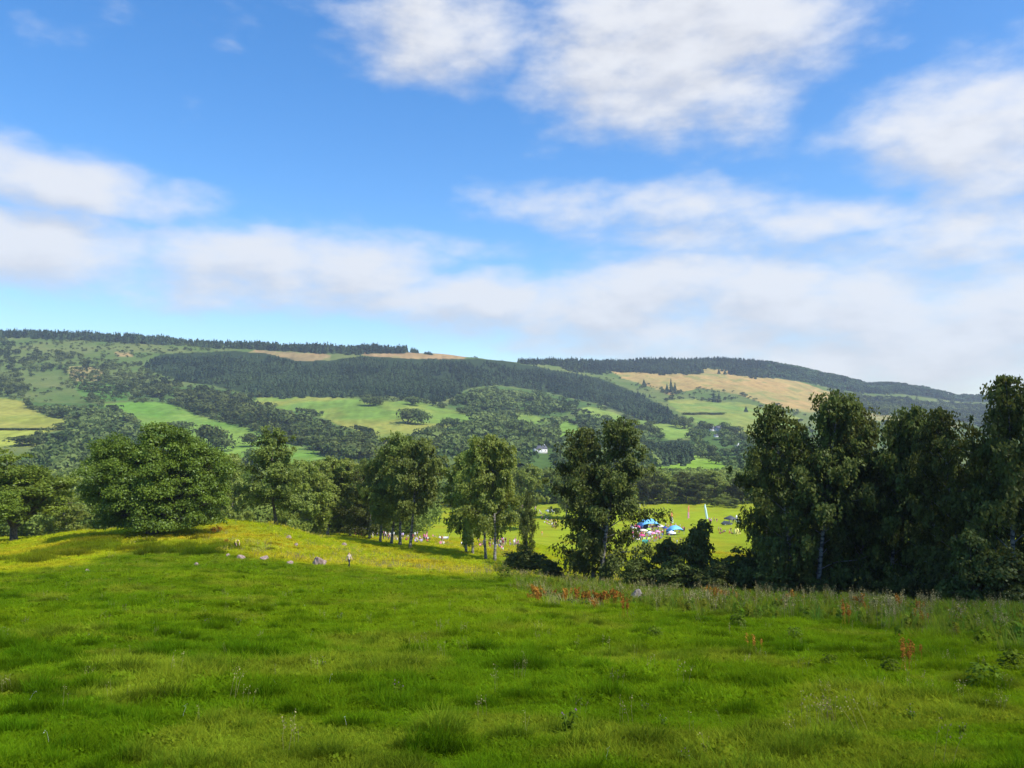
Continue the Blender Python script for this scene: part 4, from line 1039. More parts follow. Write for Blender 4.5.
def gazebo(u, v, wpx, hpx, label, mat):
    p = hit(u, v, 150); w = wpx * p[1] / F / 2; h = hpx * p[1] / F
    root = empty('gazebo', p, .35); c = MB()
    c.add([(-w, -w, h*.66), (w, -w, h*.66), (w, w, h*.66), (-w, w, h*.66), (0, 0, h), (-w, -w, h*.54), (w, -w, h*.54), (w, w, h*.54), (-w, w, h*.54)], [[0,1,4],[1,2,4],[2,3,4],[3,0,4]], [[5,6,1,0],[6,7,2,1],[7,8,3,2],[8,5,0,3]])
    c.build('canopy', mat, root)
    for sx_ in (-1, 1):
        for sy_ in (-1, 1):
            l = MB(); l.tube([(sx_*w*.97, sy_*w*.97, 0), (sx_*w*.97, sy_*w*.97, h*.6)], .035, 6); l.build('leg', M_STEEL, root)
    tag(root, label, 'gazebo', 'gazebos in the show field')
def parasol(u, v, wpx, hpx, label, mat):
    p = hit(u, v, 150); w = wpx * p[1] / F / 2; h = hpx * p[1] / F
    root = empty('parasol', p); c = MB(); n = 16
    vv = [(0, 0, h)]; 
    for rr_, zz in ((.5, .93), (1, .76), (1.0, .70)):
        vv += [(math.cos(b*2*math.pi/n)*w*rr_*(1+.03*(b % 2)), math.sin(b*2*math.pi/n)*w*rr_*(1+.03*(b % 2)), h*zz) for b in range(n)]
    c.add(vv, [[0, 1+b, 1+(b+1) % n] for b in range(n)], [[1+k*n+b, 1+(k+1)*n+b, 1+(k+1)*n+(b+1) % n, 1+k*n+(b+1) % n] for k in range(2) for b in range(n)])
    c.build('canopy', mat, root); l = MB(); l.tube([(0, 0, 0), (0, 0, h*.97)], .03, 6); l.build('pole', M_STEEL, root)
    tag(root, label, 'parasol', 'parasols in the crowd')
def flag(u, v, hpx, wpx, label, mat, low=None, tilt=0.0, ymin=150):
    p = hit(u, v, ymin); h = hpx * p[1] / F; w = wpx * p[1] / F
    root = empty('feather_flag', p); root.rotation_euler = (0, tilt, random.uniform(-.15, .15))
    pl = MB(); pl.tube([(0, 0, -.1), (0, 0, h*.5), (.02*h, 0, h*.85), (.10*h, 0, h)], [.045, .04, .03, .02], 6); pl.build('pole', M_STEEL, root)
    def sail(z0, z1, mt):
        b_ = MB(); n = 10; vv = []
        for q in range(n + 1):
            z = z0 + (z1 - z0) * q / n; x0 = .03 + .10*h*max(0, (z/h - .8)/.2) ** 2
            ww = w * (1 - max(0, (z/h - .72)/.28) ** 2 * .85)
            for y in (-.015, .015):
                vv += [(x0, y, z), (x0 + ww, y + .05*math.sin(q*.9), z)]
        qs = []
        for q in range(n):
            a = q*4; c_ = a + 4
            qs += [[a, a+1, c_+1, c_], [a+3, a+2, c_+2, c_+3], [a+1, a+3, c_+3, c_+1], [a+2, a, c_, c_+2]]
        b_.add(vv, qs); b_.build('sail', mt, root)
    if low is None: sail(h*.12, h*.98, mat)
    else: sail(h*.12, h*.52, low); sail(h*.525, h*.98, mat)
    tag(root, label, 'flag', 'feather flags in the show field')
shelter(648.5, 531, 19, 12.5, 'large sky blue domed tent with navy side amid the crowd', M_BLUE, M_NAVY, .25)
shelter(675, 535, 14, 9.5, 'smaller sky blue domed tent with navy side right of the crowd', M_BLUE, M_NAVY, .35)
dome(737, 534, 7.5, 5.5, 'little yellow dome tent on the bright grass at right', M_YEL)
gazebo(671.5, 537, 6.5, 6.5, 'white gazebo just in front of the smaller blue tent', M_TWHITE)
gazebo(660, 530, 6, 6, 'pale gazebo behind the people right of the large blue tent', M_CREAM)
gazebo(634, 531, 6, 5.5, 'small white gazebo beside the magenta parasol', M_TWHITE)
gazebo(650, 536, 5.5, 5, 'small white gazebo in front of the large blue tent', M_TWHITE)
gazebo(657.5, 535, 5, 5, 'small pink gazebo right in front of the large blue tent', M_PINK)
gazebo(665, 531, 5, 5, 'small navy gazebo between the two blue tents', M_NAVY)
parasol(632, 537, 5, 6, 'red pink parasol at the left end of the crowd', M_MAG)
parasol(638, 543, 5, 5, 'cream parasol at the near left of the crowd', M_CREAM)
gazebo(508, 507, 9, 7, 'white gazebo behind the yellowish birch group', M_TWHITE)
gazebo(550.5, 515, 8, 6.5, 'white gazebo in the line of spectators left of the weeping birch', M_TWHITE)
gazebo(730.5, 524, 9, 8.5, 'dark pointed gazebo behind the parked car', M_DK)
parasol(637, 532, 7, 7, 'magenta parasol left of the large blue tent', M_MAG)
parasol(655, 531, 7.5, 6, 'pink parasol under the right side of the large blue tent', M_PINK)
parasol(643.5, 535, 9, 6, 'cream parasol in the middle of the crowd', M_CREAM)
parasol(642, 540, 6, 6, 'magenta and low parasol in front of the cream one', M_MAG)
parasol(648.5, 534, 5, 6, 'lime parasol right of the cream one', M_LIME)
parasol(653, 537, 6, 5, 'pale pink parasol nearest the green shrub', M_PINK)
for a in [(647, 541.5, 8, 'lime windbreak lying at the front of the crowd', M_LIME), (645, 544, 6, 'teal windbreak below the lime one', M_TEAL), (444, 540, 9, 'pale low windbreak between the two birch groups', M_GWH)]:
    p = hit(a[0], a[1], 150); w = a[2] * p[1] / F; r_ = empty('windbreak', p, .2); b = MB(); n = 8
    vv = [(-w/2 + w*q/n, .12*math.sin(q*1.3) + y, z * (.6 if a[0] < 500 else 1)) for q in range(n+1) for (y, z) in ((0, .12), (.03, .12), (.03, 1.3), (0, 1.3))]
    b.add(vv, [[q*4+k, q*4+(k+1) % 4, q*4+4+(k+1) % 4, q*4+4+k] for q in range(n) for k in range(4)]); b.build('screen', a[4], r_)
    for q in (0, 4, 8):
        l = MB(); l.tube([(-w/2 + w*q/n, .12*math.sin(q*1.3), -.1), (-w/2 + w*q/n, .12*math.sin(q*1.3), 1.45)], .025, 5); l.build('pole', M_STEEL, r_)
    tag(r_, a[3], 'windbreak', 'windbreaks on the show field')
flag(671.8, 524.5, 13, 1.6, 'tall flag with orange top and white foot by the small blue tent', M_ORANGE, M_TWHITE, -.08)
flag(687.5, 520, 15, 1.5, 'tall orange pink flag standing behind the pointed shrub', M_ORANGE, M_PINK, .03)
flag(706.5, 521, 17, 2.0, 'tallest pale cyan flag right of the pointed shrub', M_CYAN, None, -.16)
flag(737, 524.5, 9.5, 1.8, 'short white flag beside the dark gazebo', M_TWHITE, None, -.16)
flag(758.5, 517, 13, 1.6, 'greyish white flag against the dark wood at right', M_GWH, None, 0)
for a in [(633.5, 517, 'white field stake left above the large blue tent'), (649.5, 517, 'white field stake right above the large blue tent'), (640, 507, 'white stake at the top edge of the field'), (668, 532, 'white stake beside the orange topped flag')]:
    p = hit(a[0], a[1], 150); r_ = empty('stake', p); b = MB(); b.tube([(0, 0, -.1), (0, 0, 1.7)], [.07, .06], 6); b.build('post', M_TWHITE, r_)
    b = MB(); b.box((0, 0, 1.75), (.22, .06, .12)); b.build('cap', M_ORANGE, r_); tag(r_, a[2], 'stake', 'stakes marking out the show field')
def car(u, v, label, mat, rz):
    p = hit(u, v, 150); root = empty('parked_car', p, rz); b = MB()
    prof = [(-2.1, .35), (-2.15, .75), (-1.95, .95), (-1.6, 1.0), (-1.25, 1.5), (.35, 1.52), (1.0, 1.02), (1.95, .88), (2.15, .65), (2.12, .35)]
    n = len(prof); vv = []
    for y, k in ((-.85, 1), (-.62, 0), (.62, 0), (.85, 1)):
        for x, z in prof:
            yy = y if z < 1.1 or not k else (math.copysign(.68, y))
            vv.append((x, yy, z))
    b.add(vv, [[r*n+q, r*n+(q+1) % n, (r+1)*n+(q+1) % n, (r+1)*n+q] for r in range(3) for q in range(n)]); b.add(vv[:n], [list(range(n))]); b.add(vv[3*n:], [list(range(n))[::-1]])
    b.build('body', mat, root)
    gl = MB()
    for s in (-1, 1): gl.add([(-1.35, s*.80, 1.04), (.75, s*.80, 1.04), (.25, s*.71, 1.44), (-1.1, s*.71, 1.44)], [[0, 1, 2, 3]])
    gl.add([(1.02, -.6, 1.05), (1.02, .6, 1.05), (.42, .55, 1.48), (.42, -.55, 1.48)], [[0, 1, 2, 3]]); gl.build('window', M_GLASS, root)
    for x in (-1.3, 1.35):
        for s in (-1, 1):
            w_ = MB(); w_.tube([(x, s*.72, .33), (x, s*.9, .33)], .33, 14); t_ = w_.build('wheel', M_DK, root)
            h_ = MB(); h_.tube([(x, s*.9, .33), (x, s*.915, .33)], .19, 10); h_.build('rim', M_STEEL, t_)
    tag(root, label, 'car')
car(727, 525, 'dark grey car parked on the show field left of the short white flag', plain('dark_grey_paint', (.05, .055, .065), .3, .05), .3)

# ---- meadow plants -----------------------------------------------------
M_GRASS = foliage('grass_blades', (.80, .80, .50), (1.25, 1.16, .80), .45, 0, .14, True)
M_STRAW = foliage('straw', (.24, .20, .08), (.40, .34, .15), .25, .0, .2)
M_RUST = foliage('rusty_dock', (.27, .115, .02), (.48, .23, .035), .25, .0, .25)
M_THIS = foliage('thistle_leaf', (.06, .10, .010), (.14, .20, .022), .3, 0, .2)
M_THF = plain('thistle_flower', (.30, .12, .30), .8, .2); M_YF = foliage('ragwort_flower', (.58, .48, .03), (.72, .64, .05), .2, 0, .1); M_WF = foliage('white_flower', (.62, .6, .52), (.8, .8, .75), .2, 0, .1)

def tuft(seed, n, hmin, hmax, spread, wid, lean):
    g = np.random.default_rng(seed); V = []; Q = []; T = []
    for q in range(n):
        r = spread * math.sqrt(g.uniform(0, 1)); a = g.uniform(0, 6.28); b = np.array([r * math.cos(a), r * math.sin(a), -.06])
        d = np.array([math.cos(a), math.sin(a), 0]) * g.uniform(.0, 1) + g.normal(0, .5, 3) * np.array([1, 1, 0]); h = g.uniform(hmin, hmax); ln = lean * g.uniform(.4, 1.4)
        sd_ = np.array([-d[1], d[0], 0]); sd_ = sd_ / (np.linalg.norm(sd_) + 1e-6); tn = g.uniform(0, 1)
        i0 = len(V)
        for k, t in enumerate((0, .4, .75, 1.0)):
            c = b + np.array([0, 0, h * (t - .18 * ln * t * t)]) + d * ln * h * t * t
            w = wid * (1, .95, .6, .06)[k] * .5
            V += [c - sd_ * w, c + sd_ * w]
        for k in range(3): Q.append([i0 + 2*k, i0 + 2*k + 1, i0 + 2*k + 3, i0 + 2*k + 2]); T.append(tn + .12 * k)
    me = mesh_np('tuft', np.array(V), [np.array(Q)]); fattr(me, 'tint', np.array(T)); return me

def leafy(seed, n, hh, leaf, spread):
    """low broad leaved weed"""
    g = np.random.default_rng(seed); C = []; N = []
    for q in range(n):
        z = hh * g.uniform(.05, 1); r = spread * math.sqrt(g.uniform(0, 1)) * (1 - .5 * z / hh); a = g.uniform(0, 6.28)
        C.append((r * math.cos(a), r * math.sin(a), z)); N.append((math.cos(a) * .5 + g.normal(0, .3), math.sin(a) * .5 + g.normal(0, .3), .8))
    v = cards(np.array(C), np.array(N), g.uniform(.6, 1.2, n) * leaf, 1.7, g); return card_mesh('weed', v, g.uniform(0, 1, n))

def stalk(seed, n, hh, head, headn, wid=.012):
    """dry stalks with a loose seed head"""
    g = np.random.default_rng(seed); mb = MB(); C = []; N = []
    for q in range(n):
        b = g.normal(0, .12, 3) * np.array([1, 1, 0]); t = b + np.array([g.normal(0, .12), g.normal(0, .12), 1]) * hh * g.uniform(.7, 1.1)
        mb.tube([b - np.array([0, 0, .08]), (b + t) / 2 + g.normal(0, .02, 3), t], [wid, wid * .8, wid * .4], 3, False)
        for _ in range(headn):
            k = g.uniform(.62, 1.05); C.append(b + (t - b) * k + g.normal(0, .035, 3)); N.append(g.normal(0, 1, 3))
    hv = cards(np.array(C), np.array(N), g.uniform(.5, 1.2, len(C)) * head, 1.6, g)
    mb.add(hv, np.arange(len(hv)).reshape(-1, 4))
    me = mb.mesh('stalk'); fattr(me, 'tint', g.uniform(0, 1, len(me.polygons))); return me

def scatter(name, protos, P, scl, pcol, label, cat, g, tilt=.12):
    """one object whose geometry nodes plant the small prototypes on its points"""
    coll = bpy.data.collections.new(name + '_shapes')
    for q, (me, mt) in enumerate(protos):
        if len(me.materials) == 0: me.materials.append(mt)
        coll.objects.link(bpy.data.objects.new(f'{name}_shape_{q:02d}', me))
    me = bpy.data.meshes.new(name); me.vertices.add(len(P)); me.vertices.foreach_set('co', np.asarray(P, np.float32).ravel())
    fattr(me, 'scl', scl, 'POINT'); fattr(me, 'pcol', np.concatenate([pcol, np.ones((len(P), 1))], 1), 'POINT', 'FLOAT_COLOR')
    a = me.attributes.new('rot', 'FLOAT_VECTOR', 'POINT')
    rot = np.stack([g.normal(0, tilt, len(P)), g.normal(0, tilt, len(P)), g.uniform(0, 6.28, len(P))], 1); a.data.foreach_set('vector', rot.astype(np.float32).ravel())
    o = link(name, me)
    ng = bpy.data.node_groups.new(name, 'GeometryNodeTree')
    ng.interface.new_socket('Geometry', in_out='INPUT', socket_type='NodeSocketGeometry'); ng.interface.new_socket('Geometry', in_out='OUTPUT', socket_type='NodeSocketGeometry')
    a_, b_ = ng.nodes.new('NodeGroupInput'), ng.nodes.new('NodeGroupOutput')
    m2p = ng.nodes.new('GeometryNodeMeshToPoints'); iop = ng.nodes.new('GeometryNodeInstanceOnPoints'); ci = ng.nodes.new('GeometryNodeCollectionInfo')
    ci.inputs['Collection'].default_value = coll; ci.inputs['Separate Children'].default_value = True; ci.inputs['Reset Children'].default_value = True
    iop.inputs['Pick Instance'].default_value = True
    n1 = ng.nodes.new('GeometryNodeInputNamedAttribute'); n1.data_type = 'FLOAT'; n1.inputs['Name'].default_value = 'scl'
    n2 = ng.nodes.new('GeometryNodeInputNamedAttribute'); n2.data_type = 'FLOAT_VECTOR'; n2.inputs['Name'].default_value = 'rot'
    e2r = ng.nodes.new('FunctionNodeEulerToRotation')
    L = ng.links.new
    L(a_.outputs[0], m2p.inputs[0]); L(m2p.outputs[0], iop.inputs['Points']); L(ci.outputs[0], iop.inputs['Instance'])
    L(n1.outputs[0], iop.inputs['Scale']); L(n2.outputs[0], e2r.inputs[0]); L(e2r.outputs[0], iop.inputs['Rotation']); L(iop.outputs[0], b_.inputs[0])
    md = o.modifiers.new('plants', 'NODES'); md.node_group = ng
    tag(o, label, cat, None, 'stuff'); return o

g = np.random.default_rng(77)
def wedge(n, y0, y1, pw, amax=.80):
    t = g.uniform(0, 1, n); k = 1 - pw
    y = (y0 ** k + t * (y1 ** k - y0 ** k)) ** (1 / k); x = g.uniform(-amax, amax, n) * y
    return x, y
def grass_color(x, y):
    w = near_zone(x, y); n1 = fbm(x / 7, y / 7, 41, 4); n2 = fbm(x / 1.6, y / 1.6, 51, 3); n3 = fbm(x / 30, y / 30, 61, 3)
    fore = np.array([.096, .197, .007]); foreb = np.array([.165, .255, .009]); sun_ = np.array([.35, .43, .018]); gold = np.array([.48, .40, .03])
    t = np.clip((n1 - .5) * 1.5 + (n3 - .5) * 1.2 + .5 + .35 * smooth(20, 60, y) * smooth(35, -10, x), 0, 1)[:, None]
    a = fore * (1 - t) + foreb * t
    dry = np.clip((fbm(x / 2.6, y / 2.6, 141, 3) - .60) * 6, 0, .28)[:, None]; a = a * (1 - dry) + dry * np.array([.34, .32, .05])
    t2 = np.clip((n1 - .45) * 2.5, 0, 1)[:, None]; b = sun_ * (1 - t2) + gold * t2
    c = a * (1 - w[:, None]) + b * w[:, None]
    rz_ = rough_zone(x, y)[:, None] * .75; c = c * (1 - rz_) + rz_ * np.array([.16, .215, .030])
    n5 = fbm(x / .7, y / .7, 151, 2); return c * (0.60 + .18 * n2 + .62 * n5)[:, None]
NG = 320000
x, y = wedge(NG, 3.6, 215, .5)
sc_ = (.165 * (y / 8) ** .45) * g.uniform(.7, 1.3, NG)
cl = fbm(x / 1.1, y / 1.1, 91, 3); cl2 = fbm(x / 4.2, y / 4.2, 93, 3)
sc_ *= 0.62 + 1.1 * np.clip((cl - .42) * 2.4, 0, 1) + .5 * np.clip((cl2 - .5) * 3, 0, 1)
P = np.stack([x, y, H(x, y)], 1)
TF = [(tuft(s, 38, .12, .42, .64, .034, 1.15), M_GRASS) for s in range(5)] + [(tuft(9, 24, .25, .7, .5, .030, 1.0), M_GRASS), (leafy(4, 22, .30, .15, .5), M_GRASS)]
TL = [(tuft(s, 34, .5, 1.15, .5, .036, .75), M_GRASS) for s in range(20, 24)]
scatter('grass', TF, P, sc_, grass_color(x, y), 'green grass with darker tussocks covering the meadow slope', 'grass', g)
# dark lush tussocks
cxs, cys = wedge(1300, 5.2, 105, .25); PXs = []; SS = []; DK = []
for a_, b_ in zip(cxs, cys):
    n_ = int(g.uniform(10, 46)); ra = g.uniform(.12, .46) * (b_ / 14) ** .35; an = g.uniform(-.5, .5)
    rr_ = np.sqrt(g.uniform(0, 1, n_)); tt_ = g.uniform(0, 6.28, n_)
    dx = rr_ * np.cos(tt_) * ra * 1.5; dy = rr_ * np.sin(tt_) * ra * .8
    PXs.append(np.stack([a_ + dx * math.cos(an) - dy * math.sin(an), b_ + dx * math.sin(an) + dy * math.cos(an)], 1))
    SS.append((.25 - .13 * rr_) * g.uniform(.7, 1.25) * (b_ / 12) ** .2 * g.uniform(.8, 1.2, n_)); DK.append(np.full(n_, g.uniform(.55, .9)))
for _ in range(90):      # rushes and rough ring at the oak, tinted darker for its cast shadow too
    k_ = g.uniform(0, 1); uu = 22 + 90 * k_ + g.normal(0, 6); vv = 563 - 22 * k_ + g.normal(0, 3)
    if _ > 60: uu = g.uniform(100, 235); vv = 549 + g.normal(0, 4)
    p = hit(uu, vv)
    if p is None: continue
    n_ = 26; PXs.append(np.stack([p[0] + g.normal(0, .7, n_), p[1] + g.normal(0, .5, n_)], 1)); SS.append(g.uniform(.45, .95, n_)); DK.append(np.full(n_, g.uniform(.32, .6)))
PXs = np.concatenate(PXs); SS = np.concatenate(SS); DK = np.concatenate(DK)
x, y = PXs[:, 0], PXs[:, 1]
scatter('tussock_grass', TL, np.stack([x, y, H(x, y)], 1), SS, grass_color(x, y) * DK[:, None] * np.array([.88, 1, 1.0]), 'clumps of darker longer grass spread over the slope', 'grass', g)
# tall rough grass, docks and thistles along the break of slope
x, y = wedge(30000, 16, 120, .2); r = rough_zone(x, y); m = g.uniform(0, 1, len(x)) < r * .9; x, y = x[m], y[m]
scatter('rough_grass', [(tuft(31, 24, .5, 1.1, .3, .030, .5), M_GRASS), (tuft(32, 24, .5, 1.2, .3, .028, .6), M_GRASS), (leafy(33, 40, .6, .16, .30), M_GRASS), (leafy(34, 46, .7, .14, .28), M_GRASS)],
        np.stack([x, y, H(x, y)], 1), g.uniform(.35, .8, len(x)), np.stack([g.uniform(.12, .20, len(x)), g.uniform(.19, .25, len(x)), g.uniform(.02, .04, len(x))], 1), 'tall rough grass and weeds along the break of the slope', 'grass', g)
x, y = wedge(9000, 14, 110, .2); r = rough_zone(x, y); m = g.uniform(0, 1, len(x)) < r * .3; x, y = x[m], y[m]
scatter('seed_stalks', [(stalk(41, 5, 1.0, .035, 14, .006), M_STRAW), (stalk(42, 4, 1.0, .04, 12, .006), M_STRAW), (stalk(43, 5, .9, .05, 10, .007), M_STRAW)], np.stack([x, y, H(x, y)], 1), g.uniform(.55, 1.1, len(x)), np.ones((len(x), 3)), 'dry seed stalks standing in the rough grass', 'seed heads', g)
# rusty patches
PX = []
for u_, v_, ru, rv, n in [(568, 604, 34, 6, 22), (590, 607, 16, 5, 12), (540, 600, 12, 4, 14), (792, 604, 14, 4, 14), (720, 600, 20, 4, 14), (217, 532, 9, 4, 26), (226, 545, 3, 2, 8), (885, 613, 40, 5, 14)]:
    for _ in range(n):
        p = hit(u_ + g.normal(0, ru * .5), v_ + g.normal(0, rv * .5)); 
        if p is not None: PX.append(p)
PX = np.array(PX)
scatter('rusty_dock', [(tuft(54, 20, .5, 1.0, .5, .03, .5), M_STRAW), (leafy(55, 30, .6, .12, .4), M_SHRUB), (stalk(51, 7, .9, .07, 26, .010), M_RUST), (stalk(52, 7, .8, .08, 24, .010), M_RUST)], PX, g.uniform(.4, .95, len(PX)), np.ones((len(PX), 3)), 'rust coloured patches of seeding dock in the long grass', 'dock', g)
# yellow flowers on the hay meadow, few white ones in front
x, y = wedge(16000, 60, 210, .1, .5); w = near_zone(x, y) * np.clip((fbm(x / 9, y / 9, 47, 3) - .5) * 6, 0, 1); m = g.uniform(0, 1, len(x)) < w; x, y = x[m], y[m]
scatter('yellow_flowers', [(stalk(61, 4, .6, .055, 9, .006), M_YF), (stalk(62, 4, .5, .06, 8, .006), M_YF), (stalk(63, 5, .7, .05, 10, .006), M_STRAW)], np.stack([x, y, H(x, y)], 1), g.uniform(.6, 1.1, len(x)), np.ones((len(x), 3)), 'yellow weeds flowering through the sunlit hay meadow', 'flowers', g)
x, y = wedge(620, 7, 70, .15); scatter('white_flowers', [(stalk(73, 4, .6, .03, 8, .004), M_STRAW), (stalk(74, 3, .7, .03, 7, .004), M_STRAW), (stalk(71, 2, .55, .022, 4, .0035), M_STRAW), (stalk(72, 1, .35, .016, 3, .003), M_WF)], np.stack([x, y, H(x, y)], 1), g.uniform(.35, .6, len(x)), np.ones((len(x), 3)), 'scattered white and buff flower heads in the near grass', 'flowers', g)

# single thistles, dock stalks and nettles that can be told apart
def thistle_mesh(seed):
    g_ = np.random.default_rng(seed); mb = MB(); C = []; N = []
    tips = []
    for q in range(4):
        a = q * 1.57 + g_.normal(0, .4); t = np.array([math.cos(a) * .22, math.sin(a) * .22, g_.uniform(.6, 1.0)])
        pts = [np.array([0, 0, -.08]), np.array([0, 0, .25]), t * np.array([.6, .6, .7]), t]; mb.tube(pts, [.014, .012, .009, .006], 5); tips.append(t)
        for _ in range(16):
            k = g_.uniform(.1, .95); b = np.array([0, 0, .2]) * (1 - k) + t * k + g_.normal(0, .07, 3); C.append(b); N.append((b[0] * 2 + g_.normal(0, .4), b[1] * 2 + g_.normal(0, .4), .9))
    for q in range(26):
        a = g_.uniform(0, 6.28); r_ = g_.uniform(.05, .38); C.append((r_ * math.cos(a), r_ * math.sin(a), g_.uniform(.04, .2))); N.append((math.cos(a) * .4, math.sin(a) * .4, .9))
    hv = cards(np.array(C), np.array(N), g_.uniform(.05, .11, len(C)), 2.6, g_); mb.add(hv, np.arange(len(hv)).reshape(-1, 4))
    me = mb.mesh('leaves'); fattr(me, 'tint', g_.uniform(0, 1, len(me.polygons))); me.materials.append(M_THIS)
    fb = MB()
    for t in tips:
        fb.tube([t, t + np.array([0, 0, .03]), t + np.array([0, 0, .05])], [.014, .02, .012], 6)
    fm = fb.mesh('flower_head'); fm.materials.append(M_THF); return me, fm
TH_ = [thistle_mesh(81 + k) for k in range(3)]
def thistle(u, v, hpx, label, k, wide=1.0):
    p = hit(u, v); s = hpx * p[1] / F
    root = empty('thistle', p, random.uniform(0, 6)); root.scale = (s * wide, s * wide, s)
    link('leaves', TH_[k % 3][0], None, root); link('flower_head', TH_[k % 3][1], None, root); tag(root, label, 'thistle', 'thistles standing in the near grass')
for q, a in enumerate([(398, 699, 18, 'dark thistle clump in the centre left of the near grass'), (569, 736, 26, 'bushy thistle low in the middle of the near grass'), (645, 713, 12, 'small thistle right of the bushy thistle'), (686, 766, 16, 'thistle at the very bottom of the picture right of centre'),
      (663, 728, 12, 'thistle between the small one and the bottom edge'), (322, 670, 12, 'dark little thistle left of centre'), (207, 628, 10, 'dark weed tuft high in the left part of the slope'), (238, 628, 9, 'weed tuft right of the dark one high on the left slope'),
      (910, 722, 16, 'grey green thistle low at right'), (963, 735, 12, 'thistle by the right edge below the tall weeds'), (985, 712, 13, 'small thistle near the right edge'), (848, 738, 9, 'pale low thistle right of centre at the bottom'),
      (340, 622, 9, 'thistle at the top of the slope below the walking woman'), (612, 683, 9, 'weed stem in the middle of the slope')]):
    thistle(*a, q, 1.25)
dk = [stalk(91 + k, 5, 1.0, .05, 46, .008) for k in range(2)]
for m_ in dk: m_.materials.append(M_RUST)
for q, a in enumerate([(906, 672, 30, 'tall rust brown dock stalk at the right of the slope'), (913, 664, 24, 'shorter dock stalk touching the tall rust brown one'), (846, 628, 26, 'buff dock stalk in the rough grass under the dark wood'), (922, 628, 18, 'pale stalk clump under the right hand birches'), (625, 620, 24, 'brown dock in front of the brown boulder on its left'), (755, 655, 20, 'dark dock stalk in the middle of the rough grass')]):
    p = hit(a[0], a[1]); s = a[2] * p[1] / F; o = link('dock_plant', dk[q % 2], None, None, p); o.scale = (s, s, s); tag(o, a[3], 'dock', 'single dock plants')
nt_m = [leafy(95 + k, 260, .8, .075, .42) for k in range(2)]
for m_ in nt_m: m_.materials.append(M_THIS)
for q, a in enumerate([(985, 690, 48, 'big dark clump of tall weeds near the right edge'), (1012, 672, 40, 'tall weed clump at the right edge of the picture'), (890, 672, 28, 'weed clump beside the tall rust brown dock'), (830, 668, 26, 'leafy weed clump left of the rust brown dock'), (795, 640, 24, 'dark nettle clump in the rough grass'), (738, 628, 26, 'dark nettle clump below the undergrowth at centre right'), (505, 580, 22, 'weed clump in front of the low round bush'), (655, 640, 24, 'purplish weed clump in the rough grass'), (1005, 628, 24, 'weed clump at the foot of the wood near the right edge')]):
    p = hit(a[0], a[1]); s = a[2] * p[1] / F; o = link('weed_clump', nt_m[q % 2], None, None, p - np.array([0, 0, .05])); o.scale = (s * 1.1, s * 1.1, s * .75); o.rotation_euler = (0, 0, q); tag(o, a[3], 'weeds', 'single clumps of tall weeds')

# ------------------------------------------------------------------ sky with clouds, sun, haze
SUN_EL, SUN_AZ = 50.0, 122.0        # azimuth clockwise from +Y (camera direction)
sd = bpy.data.lights.new('sun', 'SUN'); sun = bpy.data.objects.new('sun', sd); COL.objects.link(sun)
sd.energy = 3.5; sd.angle = R(.5); sd.color = (1, .955, .88)
S = np.array([math.sin(R(SUN_AZ)) * math.cos(R(SUN_EL)), math.cos(R(SUN_AZ)) * math.cos(R(SUN_EL)), math.sin(R(SUN_EL))])
sun.rotation_euler = Vector(S).to_track_quat('Z', 'Y').to_euler()
sun.location = (0, 0, 60)

W = bpy.data.worlds.new('World'); scn.world = W; W.use_nodes = True
nt = W.node_tree; nt.nodes.clear()
wo = nt.nodes.new('ShaderNodeOutputWorld'); bg = nt.nodes.new('ShaderNodeBackground'); bg.inputs['Strength'].default_value = .12
sky = nt.nodes.new('ShaderNodeTexSky'); sky.sky_type = 'NISHITA'; sky.sun_disc = False
sky.sun_elevation = R(SUN_EL); sky.sun_rotation = R(SUN_AZ); sky.altitude = 200; sky.air_density = 1.0; sky.dust_density = .6; sky.ozone_density = 2.2
# cloud density as a node group of direction
BLOBS = [(440, 22, 100, 52, .9), (650, 50, 130, 80, 1.0), (715, 10, 150, 70, 1.0), (735, 100, 75, 42, .8), (560, 20, 90, 40, .55),
         (965, 122, 100, 52, .95), (1030, 150, 90, 70, .9), (38, 184, 105, 34, .95), (25, 245, 105, 42, 1.0), (140, 205, 80, 30, .65), (100, 285, 160, 26, .55),
         (250, 268, 110, 44, 1.0), (360, 272, 95, 40, 1.0), (480, 302, 120, 34, 1.0), (330, 300, 200, 24, .8), (590, 310, 120, 38, 1.0),
         (640, 205, 160, 26, .75), (760, 228, 170, 28, .75), (920, 250, 150, 32, .75), (1010, 225, 90, 34, .8), (560, 190, 90, 14, .4), (470, 245, 90, 16, .5),
         (665, 292, 110, 46, 1.0), (760, 298, 90, 40, 1.0), (850, 312, 130, 44, 1.0), (960, 325, 130, 55, 1.0), (1040, 300, 90, 50, 1.0), (900, 360, 190, 45, 1.0), (700, 335, 150, 34, .9), (560, 345, 90, 18, .7),
         (210, 18, 80, 22, .25), (60, 25, 50, 18, .2), (300, 8, 70, 14, .15), (225, 45, 25, 10, .3), (-160, 210, 130, 50, .9), (1270, 200, 150, 90, .9), (300, -160, 200, 60, .8), (800, -200, 240, 70, .9)]
def dir_ae(u, v):
    d = ray(u, v); d = d / np.linalg.norm(d)
    return math.atan2(d[0], d[1]), math.asin(d[2])
grp = bpy.data.node_groups.new('cloud_density', 'ShaderNodeTree')
grp.interface.new_socket('Vector', in_out='INPUT', socket_type='NodeSocketVector')
grp.interface.new_socket('Density', in_out='OUTPUT', socket_type='NodeSocketFloat')
gi = grp.nodes.new('NodeGroupInput'); go = grp.nodes.new('NodeGroupOutput')
nz1 = nd(grp, 'ShaderNodeTexNoise'); nz1.inputs['Scale'].default_value = 11; nz1.inputs['Detail'].default_value = 10; nz1.inputs['Roughness'].default_value = .56
mp = nd(grp, 'ShaderNodeMapping'); mp.inputs['Scale'].default_value = (1, 2.1, 1)
